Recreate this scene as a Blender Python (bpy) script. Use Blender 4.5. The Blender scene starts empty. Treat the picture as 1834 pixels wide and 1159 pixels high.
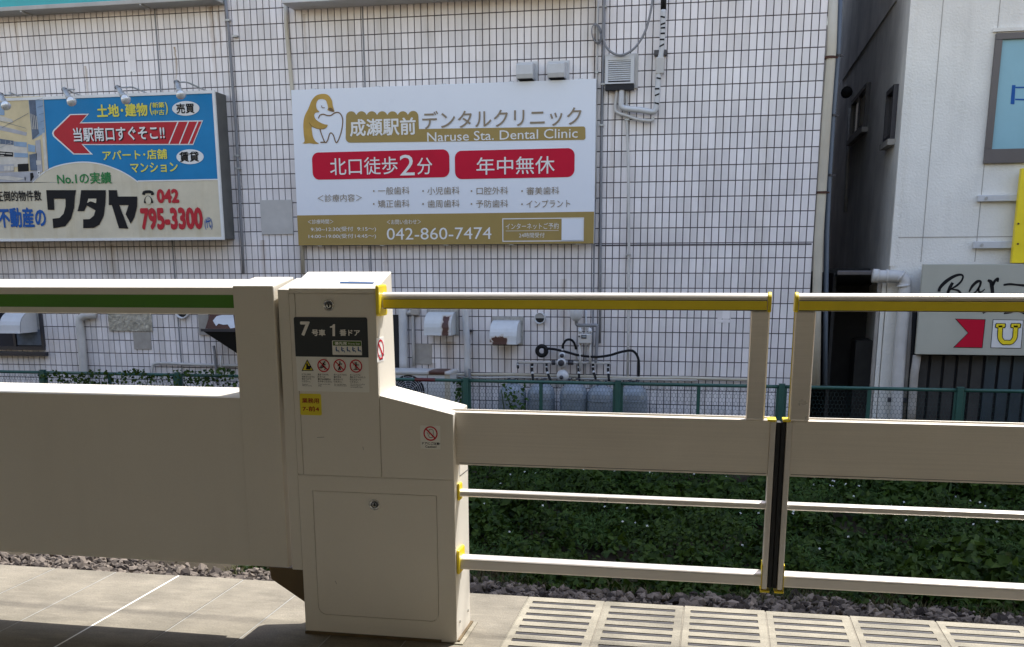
import bpy, bmesh, math, random
import numpy as np
from mathutils import Vector, Matrix, noise as mnoise
random.seed(7); RNG = np.random.default_rng(11)
scene = bpy.context.scene
COL = scene.collection

# ------------------------------------------------------------------ camera
F, CX, CY, IW, IH = 1826.6, 917.0, 900.5, 1834.0, 1159.0
YAW, PITCH, ROLL, EYE = math.radians(11.25), math.radians(13.14), math.radians(-0.16), 1.38
_f = Vector((-math.sin(YAW)*math.cos(PITCH), math.cos(YAW)*math.cos(PITCH), -math.sin(PITCH)))
_r0 = Vector((math.cos(YAW), math.sin(YAW), 0)); _u0 = _r0.cross(_f)
_r = _r0*math.cos(ROLL) + _u0*math.sin(ROLL); _u = _u0*math.cos(ROLL) - _r0*math.sin(ROLL)
cam_d = bpy.data.cameras.new('camera'); cam = bpy.data.objects.new('camera', cam_d); COL.objects.link(cam)
cam_d.sensor_width = 36; cam_d.sensor_fit = 'HORIZONTAL'; cam_d.lens = 36*F/IW
cam_d.shift_y = (CY-IH/2)/IW; cam_d.clip_start = .05; cam_d.clip_end = 1000
cam.matrix_world = Matrix(((_r.x,_u.x,-_f.x,0),(_r.y,_u.y,-_f.y,0),(_r.z,_u.z,-_f.z,EYE),(0,0,0,1)))
scene.camera = cam
# ------------------------------------------------------------------ sky, sun, exposure
SUN_EL, SUN_AZ = math.radians(60), math.radians(29.2)      # azimuth from +Y towards +X
w = bpy.data.worlds.new('World'); scene.world = w; w.use_nodes = True
nt = w.node_tree; bg = nt.nodes['Background']; sky = nt.nodes.new('ShaderNodeTexSky')
sky.sky_type = 'NISHITA'; sky.sun_disc = False; sky.sun_elevation = SUN_EL; sky.sun_rotation = SUN_AZ
sky.air_density = 1.9; sky.dust_density = 0.9; sky.ozone_density = 0.0
tint = nt.nodes.new('ShaderNodeMix'); tint.data_type = 'RGBA'; tint.blend_type = 'MULTIPLY'; tint.inputs[0].default_value = 1; tint.inputs[7].default_value = (1.07,.965,1.03,1)
nt.links.new(sky.outputs[0], tint.inputs[6]); nt.links.new(tint.outputs[2], bg.inputs[0]); bg.inputs[1].default_value = 0.15
sun_d = bpy.data.lights.new('sun', 'SUN'); sun_d.energy = 4.0; sun_d.angle = math.radians(.53); sun_d.color = (1, .985, .95)
sun = bpy.data.objects.new('sun', sun_d); COL.objects.link(sun)
_s = Vector((math.sin(SUN_AZ)*math.cos(SUN_EL), math.cos(SUN_AZ)*math.cos(SUN_EL), math.sin(SUN_EL)))
sun.rotation_euler = _s.to_track_quat('Z', 'Y').to_euler()
vs = scene.view_settings; vs.view_transform = 'Standard'; vs.look = 'None'; vs.gamma = 1; vs.exposure = 1.05
vs.use_curve_mapping = False
scene.render.engine = 'CYCLES'; scene.cycles.max_bounces = 8; scene.cycles.diffuse_bounces = 5

# ------------------------------------------------------------------ helpers
def ray(px, py): return _f*F + _r*(px-CX) - _u*(py-CY)
def atY(px, py, Y): r = ray(px, py); return Vector((0,0,EYE)) + r*(Y/r.y)
def atX(px, py, X): r = ray(px, py); return Vector((0,0,EYE)) + r*(X/r.x)
def rect(x0, y0, x1, y1, Y):                      # photo rectangle -> x0,x1,z0,z1 on the plane y = Y
    mx, my = (x0+x1)/2, (y0+y1)/2
    return atY(x0,my,Y).x, atY(x1,my,Y).x, atY(mx,y1,Y).z, atY(mx,y0,Y).z
def zm(ox, oy, s): return lambda x, y: (ox+x/s, oy+y/s)

WL = {}
def link(o, parent=None, wl=Vector((0,0,0))):
    COL.objects.link(o)
    if parent is not None: o.parent = parent
    WL[o] = wl; return o
def thing(name, label, cat, loc=(0,0,0), group=None):
    o = bpy.data.objects.new(name, None); o.location = loc; o.empty_display_size = .1
    link(o, None, Vector(loc)); return tag(o, label, cat, group)
def tag(o, label=None, cat=None, group=None, kind=None):
    if label: o['label'] = label
    if cat: o['category'] = cat
    if group: o['group'] = group
    if kind: o['kind'] = kind
    return o
class MB:
    def __init__(s): s.v = []; s.f = []
    def add(s, vs, fs):
        b = len(s.v); s.v += [tuple(v) for v in vs]; s.f += [tuple(i+b for i in f) for f in fs]; return s
    def box(s, x0, x1, y0, y1, z0, z1):
        return s.add([(x0,y0,z0),(x1,y0,z0),(x1,y1,z0),(x0,y1,z0),(x0,y0,z1),(x1,y0,z1),(x1,y1,z1),(x0,y1,z1)],
            [(0,3,2,1),(4,5,6,7),(0,1,5,4),(1,2,6,5),(2,3,7,6),(3,0,4,7)])
    def prism(s, prof, axis, a0, a1):             # prof: 2D points; axis 'x' -> (y,z), 'y' -> (x,z), 'z' -> (x,y)
        n = len(prof)
        def P(p, a): return (a,p[0],p[1]) if axis=='x' else (p[0],a,p[1]) if axis=='y' else (p[0],p[1],a)
        return s.add([P(p,a0) for p in prof]+[P(p,a1) for p in prof],
            [tuple(range(n)), tuple(range(2*n-1,n-1,-1))]+[(i,i+n,(i+1)%n+n,(i+1)%n) for i in range(n)])
    def tube(s, pts, r, n=10, cap=True):
        pts = [Vector(p) for p in pts]; m = len(pts); rs = r if isinstance(r,(list,tuple)) else [r]*m
        vs = []; ref = Vector((0,0,1)); prev = None
        for i,p in enumerate(pts):
            d = (pts[min(i+1,m-1)]-pts[max(i-1,0)]).normalized()
            a = prev if prev is not None else (ref if abs(d.z)<.9 else Vector((1,0,0)))
            u = (a-d*a.dot(d)).normalized(); prev = u; q = d.cross(u)
            for k in range(n):
                t = 2*math.pi*k/n; vs.append(p+(u*math.cos(t)+q*math.sin(t))*rs[i])
        fs = [(i*n+k,i*n+(k+1)%n,(i+1)*n+(k+1)%n,(i+1)*n+k) for i in range(m-1) for k in range(n)]
        if cap: fs += [tuple(range(n-1,-1,-1)), tuple((m-1)*n+k for k in range(n))]
        return s.add(vs, fs)
    def lathe(s, prof, c, n=24, axis='z'):        # prof: (r, t)
        c = Vector(c); vs = []; m = len(prof)
        for r,t in prof:
            for k in range(n):
                a = 2*math.pi*k/n; x, y = r*math.cos(a), r*math.sin(a)
                vs.append(c+(Vector((x,y,t)) if axis=='z' else Vector((x,t,y)) if axis=='y' else Vector((t,x,y))))
        fs = [(i*n+k,i*n+(k+1)%n,(i+1)*n+(k+1)%n,(i+1)*n+k) for i in range(m-1) for k in range(n)]
        fs += [tuple(range(n-1,-1,-1)), tuple((m-1)*n+k for k in range(n))]
        return s.add(vs, fs)
    def ring(s, c, R, r, Y, n=28, a0=0, a1=2*math.pi):   # flat ring on plane y=Y
        vs = []; full = abs(a1-a0-2*math.pi) < 1e-6; m = n if full else n+1
        for k in range(m):
            a = a0+(a1-a0)*k/n
            vs += [(c[0]+R*math.cos(a),Y,c[1]+R*math.sin(a)),(c[0]+r*math.cos(a),Y,c[1]+r*math.sin(a))]
        return s.add(vs, [(2*k,2*((k+1)%m),2*((k+1)%m)+1,2*k+1) for k in range(n)])
    def disc(s, c, rx, rz, Y, n=32):
        return s.add([(c[0]+rx*math.cos(2*math.pi*k/n),Y,c[1]+rz*math.sin(2*math.pi*k/n)) for k in range(n)],[tuple(range(n))])
    def poly(s, pts, Y):                           # flat polygon on plane y=Y, pts (x,z); concave is fine
        return s.add([(p[0],Y,p[1]) for p in pts],[tuple(range(len(pts)))])
    def stroke(s, pts, wd, Y):                     # flat brush stroke on plane y=Y
        m = len(pts); ws = wd if isinstance(wd,(list,tuple)) else [wd]*m; vs = []
        for i,p in enumerate(pts):
            a, b = pts[max(i-1,0)], pts[min(i+1,m-1)]; d = Vector((b[0]-a[0],b[1]-a[1])); d.normalize()
            nx, nz = -d.y*ws[i]/2, d.x*ws[i]/2; vs += [(p[0]+nx,Y,p[1]+nz),(p[0]-nx,Y,p[1]-nz)]
        return s.add(vs, [(2*i,2*i+1,2*i+3,2*i+2) for i in range(m-1)])
    def build(s, name, m, parent=None, smooth=False, bevel=0, seg=2, tri=False):
        off = WL[parent] if parent is not None else Vector((0,0,0))
        me = bpy.data.meshes.new(name); me.from_pydata([(v[0]-off.x,v[1]-off.y,v[2]-off.z) for v in s.v],[],s.f)
        bm = bmesh.new(); bm.from_mesh(me); bmesh.ops.recalc_face_normals(bm, faces=bm.faces)
        if tri: bmesh.ops.triangulate(bm, faces=bm.faces, ngon_method='EAR_CLIP')
        bm.to_mesh(me); bm.free()
        if smooth: me.shade_smooth()
        me.materials.append(M[m] if isinstance(m,str) else m)
        o = bpy.data.objects.new(name, me); link(o, parent, off.copy())
        if bevel:
            b = o.modifiers.new('bevel','BEVEL'); b.width = bevel; b.segments = seg; b.limit_method = 'ANGLE'; b.angle_limit = math.radians(40)
            b.harden_normals = False
        return o
def spline(pts, n=8):                              # Catmull-Rom through points
    P = [Vector(p) for p in pts]; out = []
    for i in range(len(P)-1):
        a,b,c,d = P[max(i-1,0)],P[i],P[i+1],P[min(i+2,len(P)-1)]
        for k in range(n):
            t = k/n; out.append(.5*((2*b)+(c-a)*t+(2*a-5*b+4*c-d)*t*t+(3*b-a-3*c+d)*t**3))
    return out+[P[-1]]
def rrect(x0, x1, z0, z1, r, n=6, rs=None):        # rounded rectangle outline
    rs = rs or (r,r,r,r); out = []                 # order: bottom-left, bottom-right, top-right, top-left
    for (cx,cz,a,rr) in ((x0,z0,180,rs[0]),(x1,z0,270,rs[1]),(x1,z1,0,rs[2]),(x0,z1,90,rs[3])):
        ox = cx+rr if cx==x0 else cx-rr; oz = cz+rr if cz==z0 else cz-rr
        for k in range(n+1):
            t = math.radians(a+90*k/n); out.append((ox+rr*math.cos(t), oz+rr*math.sin(t)))
    return out

# ------------------------------------------------------------------ materials
M = {}
def mat(name, col, rough=.5, metal=0., var=.08, scale=6., bump=0., bscale=60., spec=.5, streak=0., stain=(.16,.13,.09), ssc=3., fine=0., scuff=0., objrand=0., brushed=0.):
    m = bpy.data.materials.new(name); m.use_nodes = True; n = m.node_tree; p = n.nodes['Principled BSDF']; L = n.links.new
    p.inputs['Roughness'].default_value = rough; p.inputs['Metallic'].default_value = metal; p.inputs['Specular IOR Level'].default_value = spec
    g = n.nodes.new('ShaderNodeNewGeometry')
    nz = n.nodes.new('ShaderNodeTexNoise'); nz.inputs['Scale'].default_value = scale; nz.inputs['Detail'].default_value = 6; nz.inputs['Roughness'].default_value = .6
    L(g.outputs['Position'], nz.inputs['Vector'])
    cr = n.nodes.new('ShaderNodeMix'); cr.data_type = 'RGBA'
    cr.inputs[6].default_value = (*[c*(1-var) for c in col],1); cr.inputs[7].default_value = (*[min(1,c*(1+var)) for c in col],1)
    mr = n.nodes.new('ShaderNodeMapRange'); mr.inputs[1].default_value = .3; mr.inputs[2].default_value = .7
    L(nz.outputs[0], mr.inputs[0]); L(mr.outputs[0], cr.inputs[0]); out = cr.outputs[2]
    if fine:
        n2 = n.nodes.new('ShaderNodeTexNoise'); n2.inputs['Scale'].default_value = 150; n2.inputs['Detail'].default_value = 4; L(g.outputs['Position'], n2.inputs['Vector'])
        r2 = n.nodes.new('ShaderNodeMapRange'); r2.inputs[1].default_value=.3; r2.inputs[2].default_value=.7; r2.inputs[3].default_value = 1-fine; r2.inputs[4].default_value = 1+fine; L(n2.outputs[0], r2.inputs[0])
        mm = n.nodes.new('ShaderNodeMix'); mm.data_type='RGBA'; mm.blend_type='MULTIPLY'; mm.inputs[0].default_value = 1; L(out, mm.inputs[6]); L(r2.outputs[0], mm.inputs[7]); out = mm.outputs[2]
    if brushed:
        mpb = n.nodes.new('ShaderNodeMapping'); mpb.inputs['Scale'].default_value = (.012,1,1); L(g.outputs['Position'], mpb.inputs['Vector'])
        nb_ = n.nodes.new('ShaderNodeTexNoise'); nb_.inputs['Scale'].default_value = 220; nb_.inputs['Detail'].default_value = 3; L(mpb.outputs[0], nb_.inputs['Vector'])
        rb = n.nodes.new('ShaderNodeMapRange'); rb.inputs[1].default_value=.3; rb.inputs[2].default_value=.7; rb.inputs[3].default_value = 1-brushed; rb.inputs[4].default_value = 1+brushed; L(nb_.outputs[0], rb.inputs[0])
        mb_ = n.nodes.new('ShaderNodeMix'); mb_.data_type='RGBA'; mb_.blend_type='MULTIPLY'; mb_.inputs[0].default_value = 1; L(out, mb_.inputs[6]); L(rb.outputs[0], mb_.inputs[7]); out = mb_.outputs[2]
    if scuff:
        mp = n.nodes.new('ShaderNodeMapping'); mp.inputs['Scale'].default_value = (.45,1.6,1); L(g.outputs['Position'], mp.inputs['Vector'])
        n4 = n.nodes.new('ShaderNodeTexNoise'); n4.inputs['Scale'].default_value = 14; n4.inputs['Detail'].default_value = 9; n4.inputs['Roughness'].default_value = .72; L(mp.outputs[0], n4.inputs['Vector'])
        r4 = n.nodes.new('ShaderNodeMapRange'); r4.inputs[1].default_value=.52; r4.inputs[2].default_value=.75; r4.inputs[4].default_value = scuff; L(n4.outputs[0], r4.inputs[0])
        m4 = n.nodes.new('ShaderNodeMix'); m4.data_type='RGBA'; L(r4.outputs[0], m4.inputs[0]); L(out, m4.inputs[6]); m4.inputs[7].default_value = (*[min(1,c*1.75) for c in col],1); out = m4.outputs[2]
        r5 = n.nodes.new('ShaderNodeMapRange'); r5.inputs[1].default_value=.46; r5.inputs[2].default_value=.30; r5.inputs[4].default_value = scuff*1.2; L(n4.outputs[0], r5.inputs[0])
        m5 = n.nodes.new('ShaderNodeMix'); m5.data_type='RGBA'; L(r5.outputs[0], m5.inputs[0]); L(out, m5.inputs[6]); m5.inputs[7].default_value = (*[c*.62 for c in col],1); out = m5.outputs[2]
    if objrand:
        oi = n.nodes.new('ShaderNodeObjectInfo'); r6 = n.nodes.new('ShaderNodeMapRange'); r6.inputs[3].default_value = 1-objrand; r6.inputs[4].default_value = 1+objrand; L(oi.outputs['Random'], r6.inputs[0])
        m6 = n.nodes.new('ShaderNodeMix'); m6.data_type='RGBA'; m6.blend_type='MULTIPLY'; m6.inputs[0].default_value = 1; L(out, m6.inputs[6]); L(r6.outputs[0], m6.inputs[7]); out = m6.outputs[2]
    if streak:
        mp = n.nodes.new('ShaderNodeMapping'); mp.inputs['Scale'].default_value = (1,1,.12); L(g.outputs['Position'], mp.inputs['Vector'])
        n3 = n.nodes.new('ShaderNodeTexNoise'); n3.inputs['Scale'].default_value = ssc; n3.inputs['Detail'].default_value = 8; n3.inputs['Roughness'].default_value = .65; L(mp.outputs[0], n3.inputs['Vector'])
        r3 = n.nodes.new('ShaderNodeMapRange'); r3.inputs[1].default_value=.5; r3.inputs[2].default_value=.8; r3.inputs[4].default_value = streak; L(n3.outputs[0], r3.inputs[0])
        ms = n.nodes.new('ShaderNodeMix'); ms.data_type='RGBA'; L(r3.outputs[0], ms.inputs[0]); L(out, ms.inputs[6]); ms.inputs[7].default_value = (*stain,1); out = ms.outputs[2]
    L(out, p.inputs['Base Color'])
    rr = n.nodes.new('ShaderNodeMapRange'); rr.inputs[3].default_value = max(0,rough-.08); rr.inputs[4].default_value = min(1,rough+.08); L(nz.outputs[0], rr.inputs[0]); L(rr.outputs[0], p.inputs['Roughness'])
    if bump:
        nb = n.nodes.new('ShaderNodeTexNoise'); nb.inputs['Scale'].default_value = bscale; nb.inputs['Detail'].default_value = 5; L(g.outputs['Position'], nb.inputs['Vector'])
        bp = n.nodes.new('ShaderNodeBump'); bp.inputs['Strength'].default_value = bump; bp.inputs['Distance'].default_value = .01; L(nb.outputs[0], bp.inputs['Height']); L(bp.outputs[0], p.inputs['Normal'])
    M[name] = m; return m
def rust_patch(name, base, x0, x1, z0, z1, amp, rough=.45):     # rust flaking inside one rectangle of the sheet
    m = mat(name, base, rough, 0, .06, 5, streak=.15, ssc=9); n = m.node_tree; p = n.nodes['Principled BSDF']; L = n.links.new
    g = n.nodes.new('ShaderNodeNewGeometry'); nz = n.nodes.new('ShaderNodeTexNoise'); nz.inputs['Scale'].default_value = 14; nz.inputs['Detail'].default_value = 6
    L(g.outputs['Position'], nz.inputs['Vector'])
    sx = n.nodes.new('ShaderNodeSeparateXYZ'); L(g.outputs['Position'], sx.inputs[0])
    def mth(op,a,b=None):
        k = n.nodes.new('ShaderNodeMath'); k.operation = op
        for i,q in enumerate((a,b)):
            if q is None: continue
            if isinstance(q,(int,float)): k.inputs[i].default_value = q
            else: L(q, k.inputs[i])
        return k.outputs[0]
    nn = mth('MULTIPLY', mth('SUBTRACT', nz.outputs[0], .5), amp)
    dx = mth('SUBTRACT', mth('ABSOLUTE', mth('SUBTRACT', sx.outputs[0], (x0+x1)/2)), (x1-x0)/2)
    dz = mth('SUBTRACT', mth('ABSOLUTE', mth('SUBTRACT', sx.outputs[2], (z0+z1)/2)), (z1-z0)/2)
    d = mth('ADD', mth('MAXIMUM', dx, dz), nn)
    mr = n.nodes.new('ShaderNodeMapRange'); mr.inputs[1].default_value = .006; mr.inputs[2].default_value = -.004; L(d, mr.inputs[0])
    halo = n.nodes.new('ShaderNodeMapRange'); halo.inputs[1].default_value = .03; halo.inputs[2].default_value = 0; halo.inputs[4].default_value = .55; L(d, halo.inputs[0])
    old = p.inputs['Base Color'].links[0].from_socket
    mh = n.nodes.new('ShaderNodeMix'); mh.data_type='RGBA'; L(halo.outputs[0], mh.inputs[0]); L(old, mh.inputs[6]); mh.inputs[7].default_value = (.36,.22,.11,1)
    mx = n.nodes.new('ShaderNodeMix'); mx.data_type='RGBA'; L(mr.outputs[0], mx.inputs[0]); L(mh.outputs[2], mx.inputs[6]); mx.inputs[7].default_value = (.065,.022,.014,1)
    L(mx.outputs[2], p.inputs['Base Color']); return m

mat('ivory', (.72,.67,.575), .34, 0, .03, 2, .05, 9, .4, fine=.012, streak=.07, ssc=4)
mat('ivory_cover', (.705,.655,.56), .36, 0, .03, 2, .05, 9, .4, fine=.012, streak=.07, ssc=4)
mat('alu', (.74,.69,.62), .30, .35, .05, 4, brushed=.03)
mat('alu_panel', (.72,.66,.565), .40, .15, .05, 3, .04, 14, fine=.015, brushed=.035)
mat('white_cap', (.78,.76,.70), .35, 0, .03, 4)
mat('yellow', (.78,.60,.02), .4, 0, .05, 8)
mat('yellow_dull', (.84,.65,.012), .42, 0, .06, 6)
mat('green_stripe', (.055,.215,.002), .45, 0, .06, 3)
mat('black_rubber', (.008,.008,.009), .6, 0, .1, 20)
mat('seam', (.03,.028,.025), .7)
mat('brown_steel', (.13,.088,.04), .5, .2, .15, 12)
mat('chrome', (.62,.61,.58), .25, .9, .06, 30)
mat('sticker_dark', (.018,.024,.030), .35, 0, .06, 12)
mat('sticker_white', (.80,.78,.71), .45, 0, .03, 12)
mat('sticker_yellow', (.75,.62,.02), .45, 0, .06, 14)
mat('print_white', (.75,.74,.71), .5, 0, .03, 20)
mat('print_black', (.012,.012,.014), .5, 0, .1, 20)
mat('print_red', (.55,.012,.03), .5, 0, .05, 20)
mat('print_darkred', (.30,.02,.015), .5, 0, .05, 20)
mat('print_blue', (.015,.07,.20), .5, 0, .05, 20)
mat('print_green', (.10,.17,.045), .5, 0, .05, 20)
mat('concrete', (.205,.180,.138), .85, 0, .22, 4, .25, 120, .25, fine=.14, scuff=.5, objrand=.09)
mat('concrete_slot', (.24,.214,.162), .8, 0, .26, 5, .2, 120, .25, fine=.14, scuff=.5, objrand=.13)
mat('mortar', (.33,.32,.29), .85, 0, .1, 10, spec=.2)
mat('asphalt', (.10,.10,.10), .9, 0, .2, 6, .3, 150, .3)
mat('strip', (.030,.026,.027), .6, 0, .2, 25)
mat('platform_side', (.30,.28,.25), .9, 0, .2, 3)
mat('soil', (.045,.036,.024), .95, 0, .3, 3, .4, 30, .1)
mat('roof_steel', (.42,.36,.27), .6, 0, .1, 3)
mat('maroon', (.09,.009,.012), .5)
mat('dented_sheet', (.42,.45,.46), .32, .75, .35, 14, .8, 22)
mat('rust', (.07,.028,.017), .8, 0, .3, 20)
def tile_material():
    m = mat('tile', (.80,.765,.765), .22, 0, .07, 1.6, spec=.45, streak=.5, stain=(.40,.355,.28), ssc=2.6)
    n = m.node_tree; p = n.nodes['Principled BSDF']; L = n.links.new
    g = n.nodes.new('ShaderNodeNewGeometry'); s = n.nodes.new('ShaderNodeSeparateXYZ'); L(g.outputs['Position'], s.inputs[0])
    def fl(sock, off, pitch):
        a = n.nodes.new('ShaderNodeMath'); a.operation='SUBTRACT'; L(sock,a.inputs[0]); a.inputs[1].default_value = off
        b = n.nodes.new('ShaderNodeMath'); b.operation='DIVIDE'; L(a.outputs[0],b.inputs[0]); b.inputs[1].default_value = pitch
        c = n.nodes.new('ShaderNodeMath'); c.operation='FLOOR'; L(b.outputs[0],c.inputs[0]); return c.outputs[0]
    cb = n.nodes.new('ShaderNodeCombineXYZ'); L(fl(s.outputs[0],TX1,TPX),cb.inputs[0]); L(fl(s.outputs[2],TZ0,TPZ),cb.inputs[1])
    wn = n.nodes.new('ShaderNodeTexWhiteNoise'); wn.noise_dimensions = '2D'; L(cb.outputs[0], wn.inputs['Vector'])
    def mth(op,a,b):
        k = n.nodes.new('ShaderNodeMath'); k.operation = op; k.use_clamp = op in ('MULTIPLY',)
        for i,q in enumerate((a,b)):
            if isinstance(q,(int,float)): k.inputs[i].default_value = q
            else: L(q, k.inputs[i])
        return k.outputs[0]
    nzr = n.nodes.new('ShaderNodeTexNoise'); nzr.inputs['Scale'].default_value = 7; nzr.inputs['Detail'].default_value = 6; L(g.outputs['Position'], nzr.inputs['Vector'])
    acc = None
    for (px,py,wd,ln,am) in RUNS:
        c0 = atY(px,py,YW); dx = mth('ABSOLUTE', mth('SUBTRACT', mth('ADD', s.outputs[0], mth('SUBTRACT', mth('MULTIPLY', nzr.outputs[0], .08), .04)), c0.x), 0)
        fx = mth('MAXIMUM', mth('SUBTRACT', 1, mth('DIVIDE', dx, wd)), 0)
        dz = mth('SUBTRACT', c0.z, s.outputs[2]); fz = mth('MULTIPLY', mth('MAXIMUM', mth('SUBTRACT', 1, mth('DIVIDE', dz, ln)), 0), mth('GREATER_THAN', dz, 0))
        v = mth('MULTIPLY', mth('MULTIPLY', fx, fz), am*1.3); acc = v if acc is None else mth('MAXIMUM', acc, v)
    mst = n.nodes.new('ShaderNodeMix'); mst.data_type='RGBA'; L(acc, mst.inputs[0]); L(p.inputs['Base Color'].links[0].from_socket, mst.inputs[6]); mst.inputs[7].default_value = (.30,.19,.09,1); L(mst.outputs[2], p.inputs['Base Color'])
    r = n.nodes.new('ShaderNodeMapRange'); r.inputs[3].default_value = .85; r.inputs[4].default_value = 1.04; L(wn.outputs['Value'], r.inputs[0])
    mm = n.nodes.new('ShaderNodeMix'); mm.data_type='RGBA'; mm.blend_type='MULTIPLY'; mm.inputs[0].default_value = 1
    L(p.inputs['Base Color'].links[0].from_socket, mm.inputs[6]); L(r.outputs[0], mm.inputs[7]); L(mm.outputs[2], p.inputs['Base Color'])
RUNS = [(313,84,.022,.75,.8),(152,118,.03,.7,.55),(378,12,.05,1.1,.5),(392,20,.03,.8,.45),(28,40,.04,1.0,.35),(545,25,.035,.8,.35),(1066,60,.05,2.2,.4),(1100,160,.04,1.5,.35),(805,612,.12,.7,.5),(770,650,.10,.5,.45),(905,622,.10,.6,.3),(690,445,.05,.7,.35),(470,430,.05,.9,.4),(60,440,.06,.5,.4),(200,438,.05,.6,.35),(1010,500,.06,1.4,.3)]
YW = 13.5; TPX, TPZ, TX1, TZ0 = .0888, .1872, 1.127, 3.888
tile_material()
mat('grout', (.075,.066,.072), .9, 0, .45, 9)
mat('joint_grey', (.22,.225,.24), .8, 0, .1, 6)
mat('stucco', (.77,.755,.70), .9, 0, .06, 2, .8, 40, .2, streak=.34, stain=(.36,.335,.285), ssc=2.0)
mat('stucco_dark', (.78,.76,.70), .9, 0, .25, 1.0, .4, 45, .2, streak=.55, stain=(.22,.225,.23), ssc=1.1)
mat('sheet_white', (.55,.56,.57), .45, 0, .06, 6, streak=.2, ssc=6)
mat('pvc', (.52,.51,.49), .5, 0, .08, 6, streak=.3, ssc=5)
mat('pvc_beige', (.50,.46,.37), .55, 0, .08, 4, streak=.55, stain=(.22,.13,.07), ssc=2.5)
mat('pipe_blue', (.13,.16,.20), .5, 0, .1, 5)
mat('galv', (.38,.39,.39), .4, .5, .22, 25)
mat('cement_patch', (.36,.335,.30), .9, 0, .12, 8, streak=.3, ssc=6)
mat('patch_board', (.50,.485,.46), .75, 0, .08, 5)
mat('dark_frame', (.035,.034,.042), .4)
mat('dark_void', (.008,.009,.012), .7)
mat('glass_dark', (.015,.018,.03), .08, 0, .1, 3, spec=.6)
mat('black_matte', (.010,.010,.010), .8)
mat('fence_green', (.022,.085,.068), .45, 0, .12, 8)
mat('fence_wire', (.018,.045,.040), .7, 0, .1, 8)
mat('fence_wire_grey', (.28,.31,.30), .45, .3, .1, 8)
mat('cylinder_grey', (.215,.25,.285), .28, 0, .08, 7, streak=.25, stain=(.2,.2,.2), ssc=5)
mat('hose_black', (.008,.008,.009), .65, spec=.25)
mat('brass', (.25,.22,.16), .45, .5, .1, 20)
mat('teal', (.02,.36,.38), .4, 0, .05, 3)
mat('soffit', (.42,.42,.40), .7, 0, .08, 5, streak=.2)
mat('sign_white', (.74,.77,.82), .3, 0, .015, 2, spec=.35)
mat('sign_gold', (.34,.245,.085), .38, 0, .03, 3)
mat('sign_taupe', (.27,.215,.15), .5, 0, .03, 8)
mat('sign_brown', (.19,.115,.055), .5, 0, .05, 8)
mat('sign_ocher', (.46,.29,.07), .5, 0, .2, 3)
mat('sign_red', (.52,.008,.035), .42, 0, .04, 4)
mat('re_blue', (.015,.20,.43), .35, 0, .06, 4, streak=.15, stain=(.05,.2,.42), ssc=5)
mat('re_beige', (.62,.56,.42), .5, 0, .09, 3, streak=.6, stain=(.42,.33,.17), ssc=5)
mat('re_white', (.72,.72,.70), .5, 0, .05, 5)
mat('re_yellow', (.72,.64,.10), .5, 0, .05, 10)
mat('re_red', (.45,.03,.04), .45, 0, .06, 5)
mat('re_green', (.03,.20,.06), .5, 0, .1, 8)
mat('re_textblue', (.02,.10,.34), .5, 0, .08, 8)
mat('sign_side', (.12,.12,.115), .6, 0, .15, 5, streak=.4, stain=(.05,.05,.045))
mat('ph_wall', (.62,.52,.32), .6, 0, .12, 4)
mat('ph_grey', (.40,.40,.42), .6, 0, .12, 9)
mat('ph_light', (.56,.53,.47), .6, 0, .12, 9)
mat('ph_slate', (.12,.15,.20), .6, 0, .25, 9)
mat('ph_blue', (.26,.36,.48), .6, 0, .15, 6)
mat('lamp_glass', (.70,.72,.72), .15, .3, .1, 20)
mat('window_teal', (.24,.45,.53), .2, 0, .05, 2, spec=.3)
mat('window_frame', (.11,.10,.10), .4, .3, .06, 6)
mat('bar_board', (.42,.42,.355), .5, 0, .04, 3, streak=.2, stain=(.3,.29,.22), ssc=3)
mat('louvre', (.035,.05,.062), .45, .1, .2, 4)
mat('shed_dark', (.035,.034,.032), .7, 0, .3, 5)

for _n in list(M):                                  # printed films are flat, not glossy
    if _n.startswith(('print_','re_','sign_','ph_')): M[_n].node_tree.nodes['Principled BSDF'].inputs['Specular IOR Level'].default_value = .14
def leaf_mat(name, c1, c2, rough=.45):
    m = bpy.data.materials.new(name); m.use_nodes = True; n = m.node_tree; p = n.nodes['Principled BSDF']; L = n.links.new
    g = n.nodes.new('ShaderNodeNewGeometry'); cr = n.nodes.new('ShaderNodeValToRGB'); L(g.outputs['Random Per Island'], cr.inputs[0])
    cr.color_ramp.elements[0].color = (*c1,1); cr.color_ramp.elements[1].color = (*c2,1)
    L(cr.outputs[0], p.inputs['Base Color']); p.inputs['Roughness'].default_value = rough; p.inputs['Specular IOR Level'].default_value = .15
    tr = n.nodes.new('ShaderNodeBsdfTranslucent'); L(cr.outputs[0], tr.inputs[0]); mx = n.nodes.new('ShaderNodeMixShader'); mx.inputs[0].default_value = .12
    L(p.outputs[0], mx.inputs[1]); L(tr.outputs[0], mx.inputs[2]); L(mx.outputs[0], n.nodes['Material Output'].inputs[0]); M[name] = m; return m
leaf_mat('leaf', (.008,.024,.002), (.046,.082,.008), .55)
leaf_mat('leaf_light', (.022,.058,.010), (.048,.095,.018), .6)
leaf_mat('dry_grass', (.10,.075,.035), (.07,.085,.03), .7)
leaf_mat('petal', (.65,.66,.6), (.8,.8,.75))
leaf_mat('stone', (.026,.021,.019), (.27,.22,.175), .9)

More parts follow.
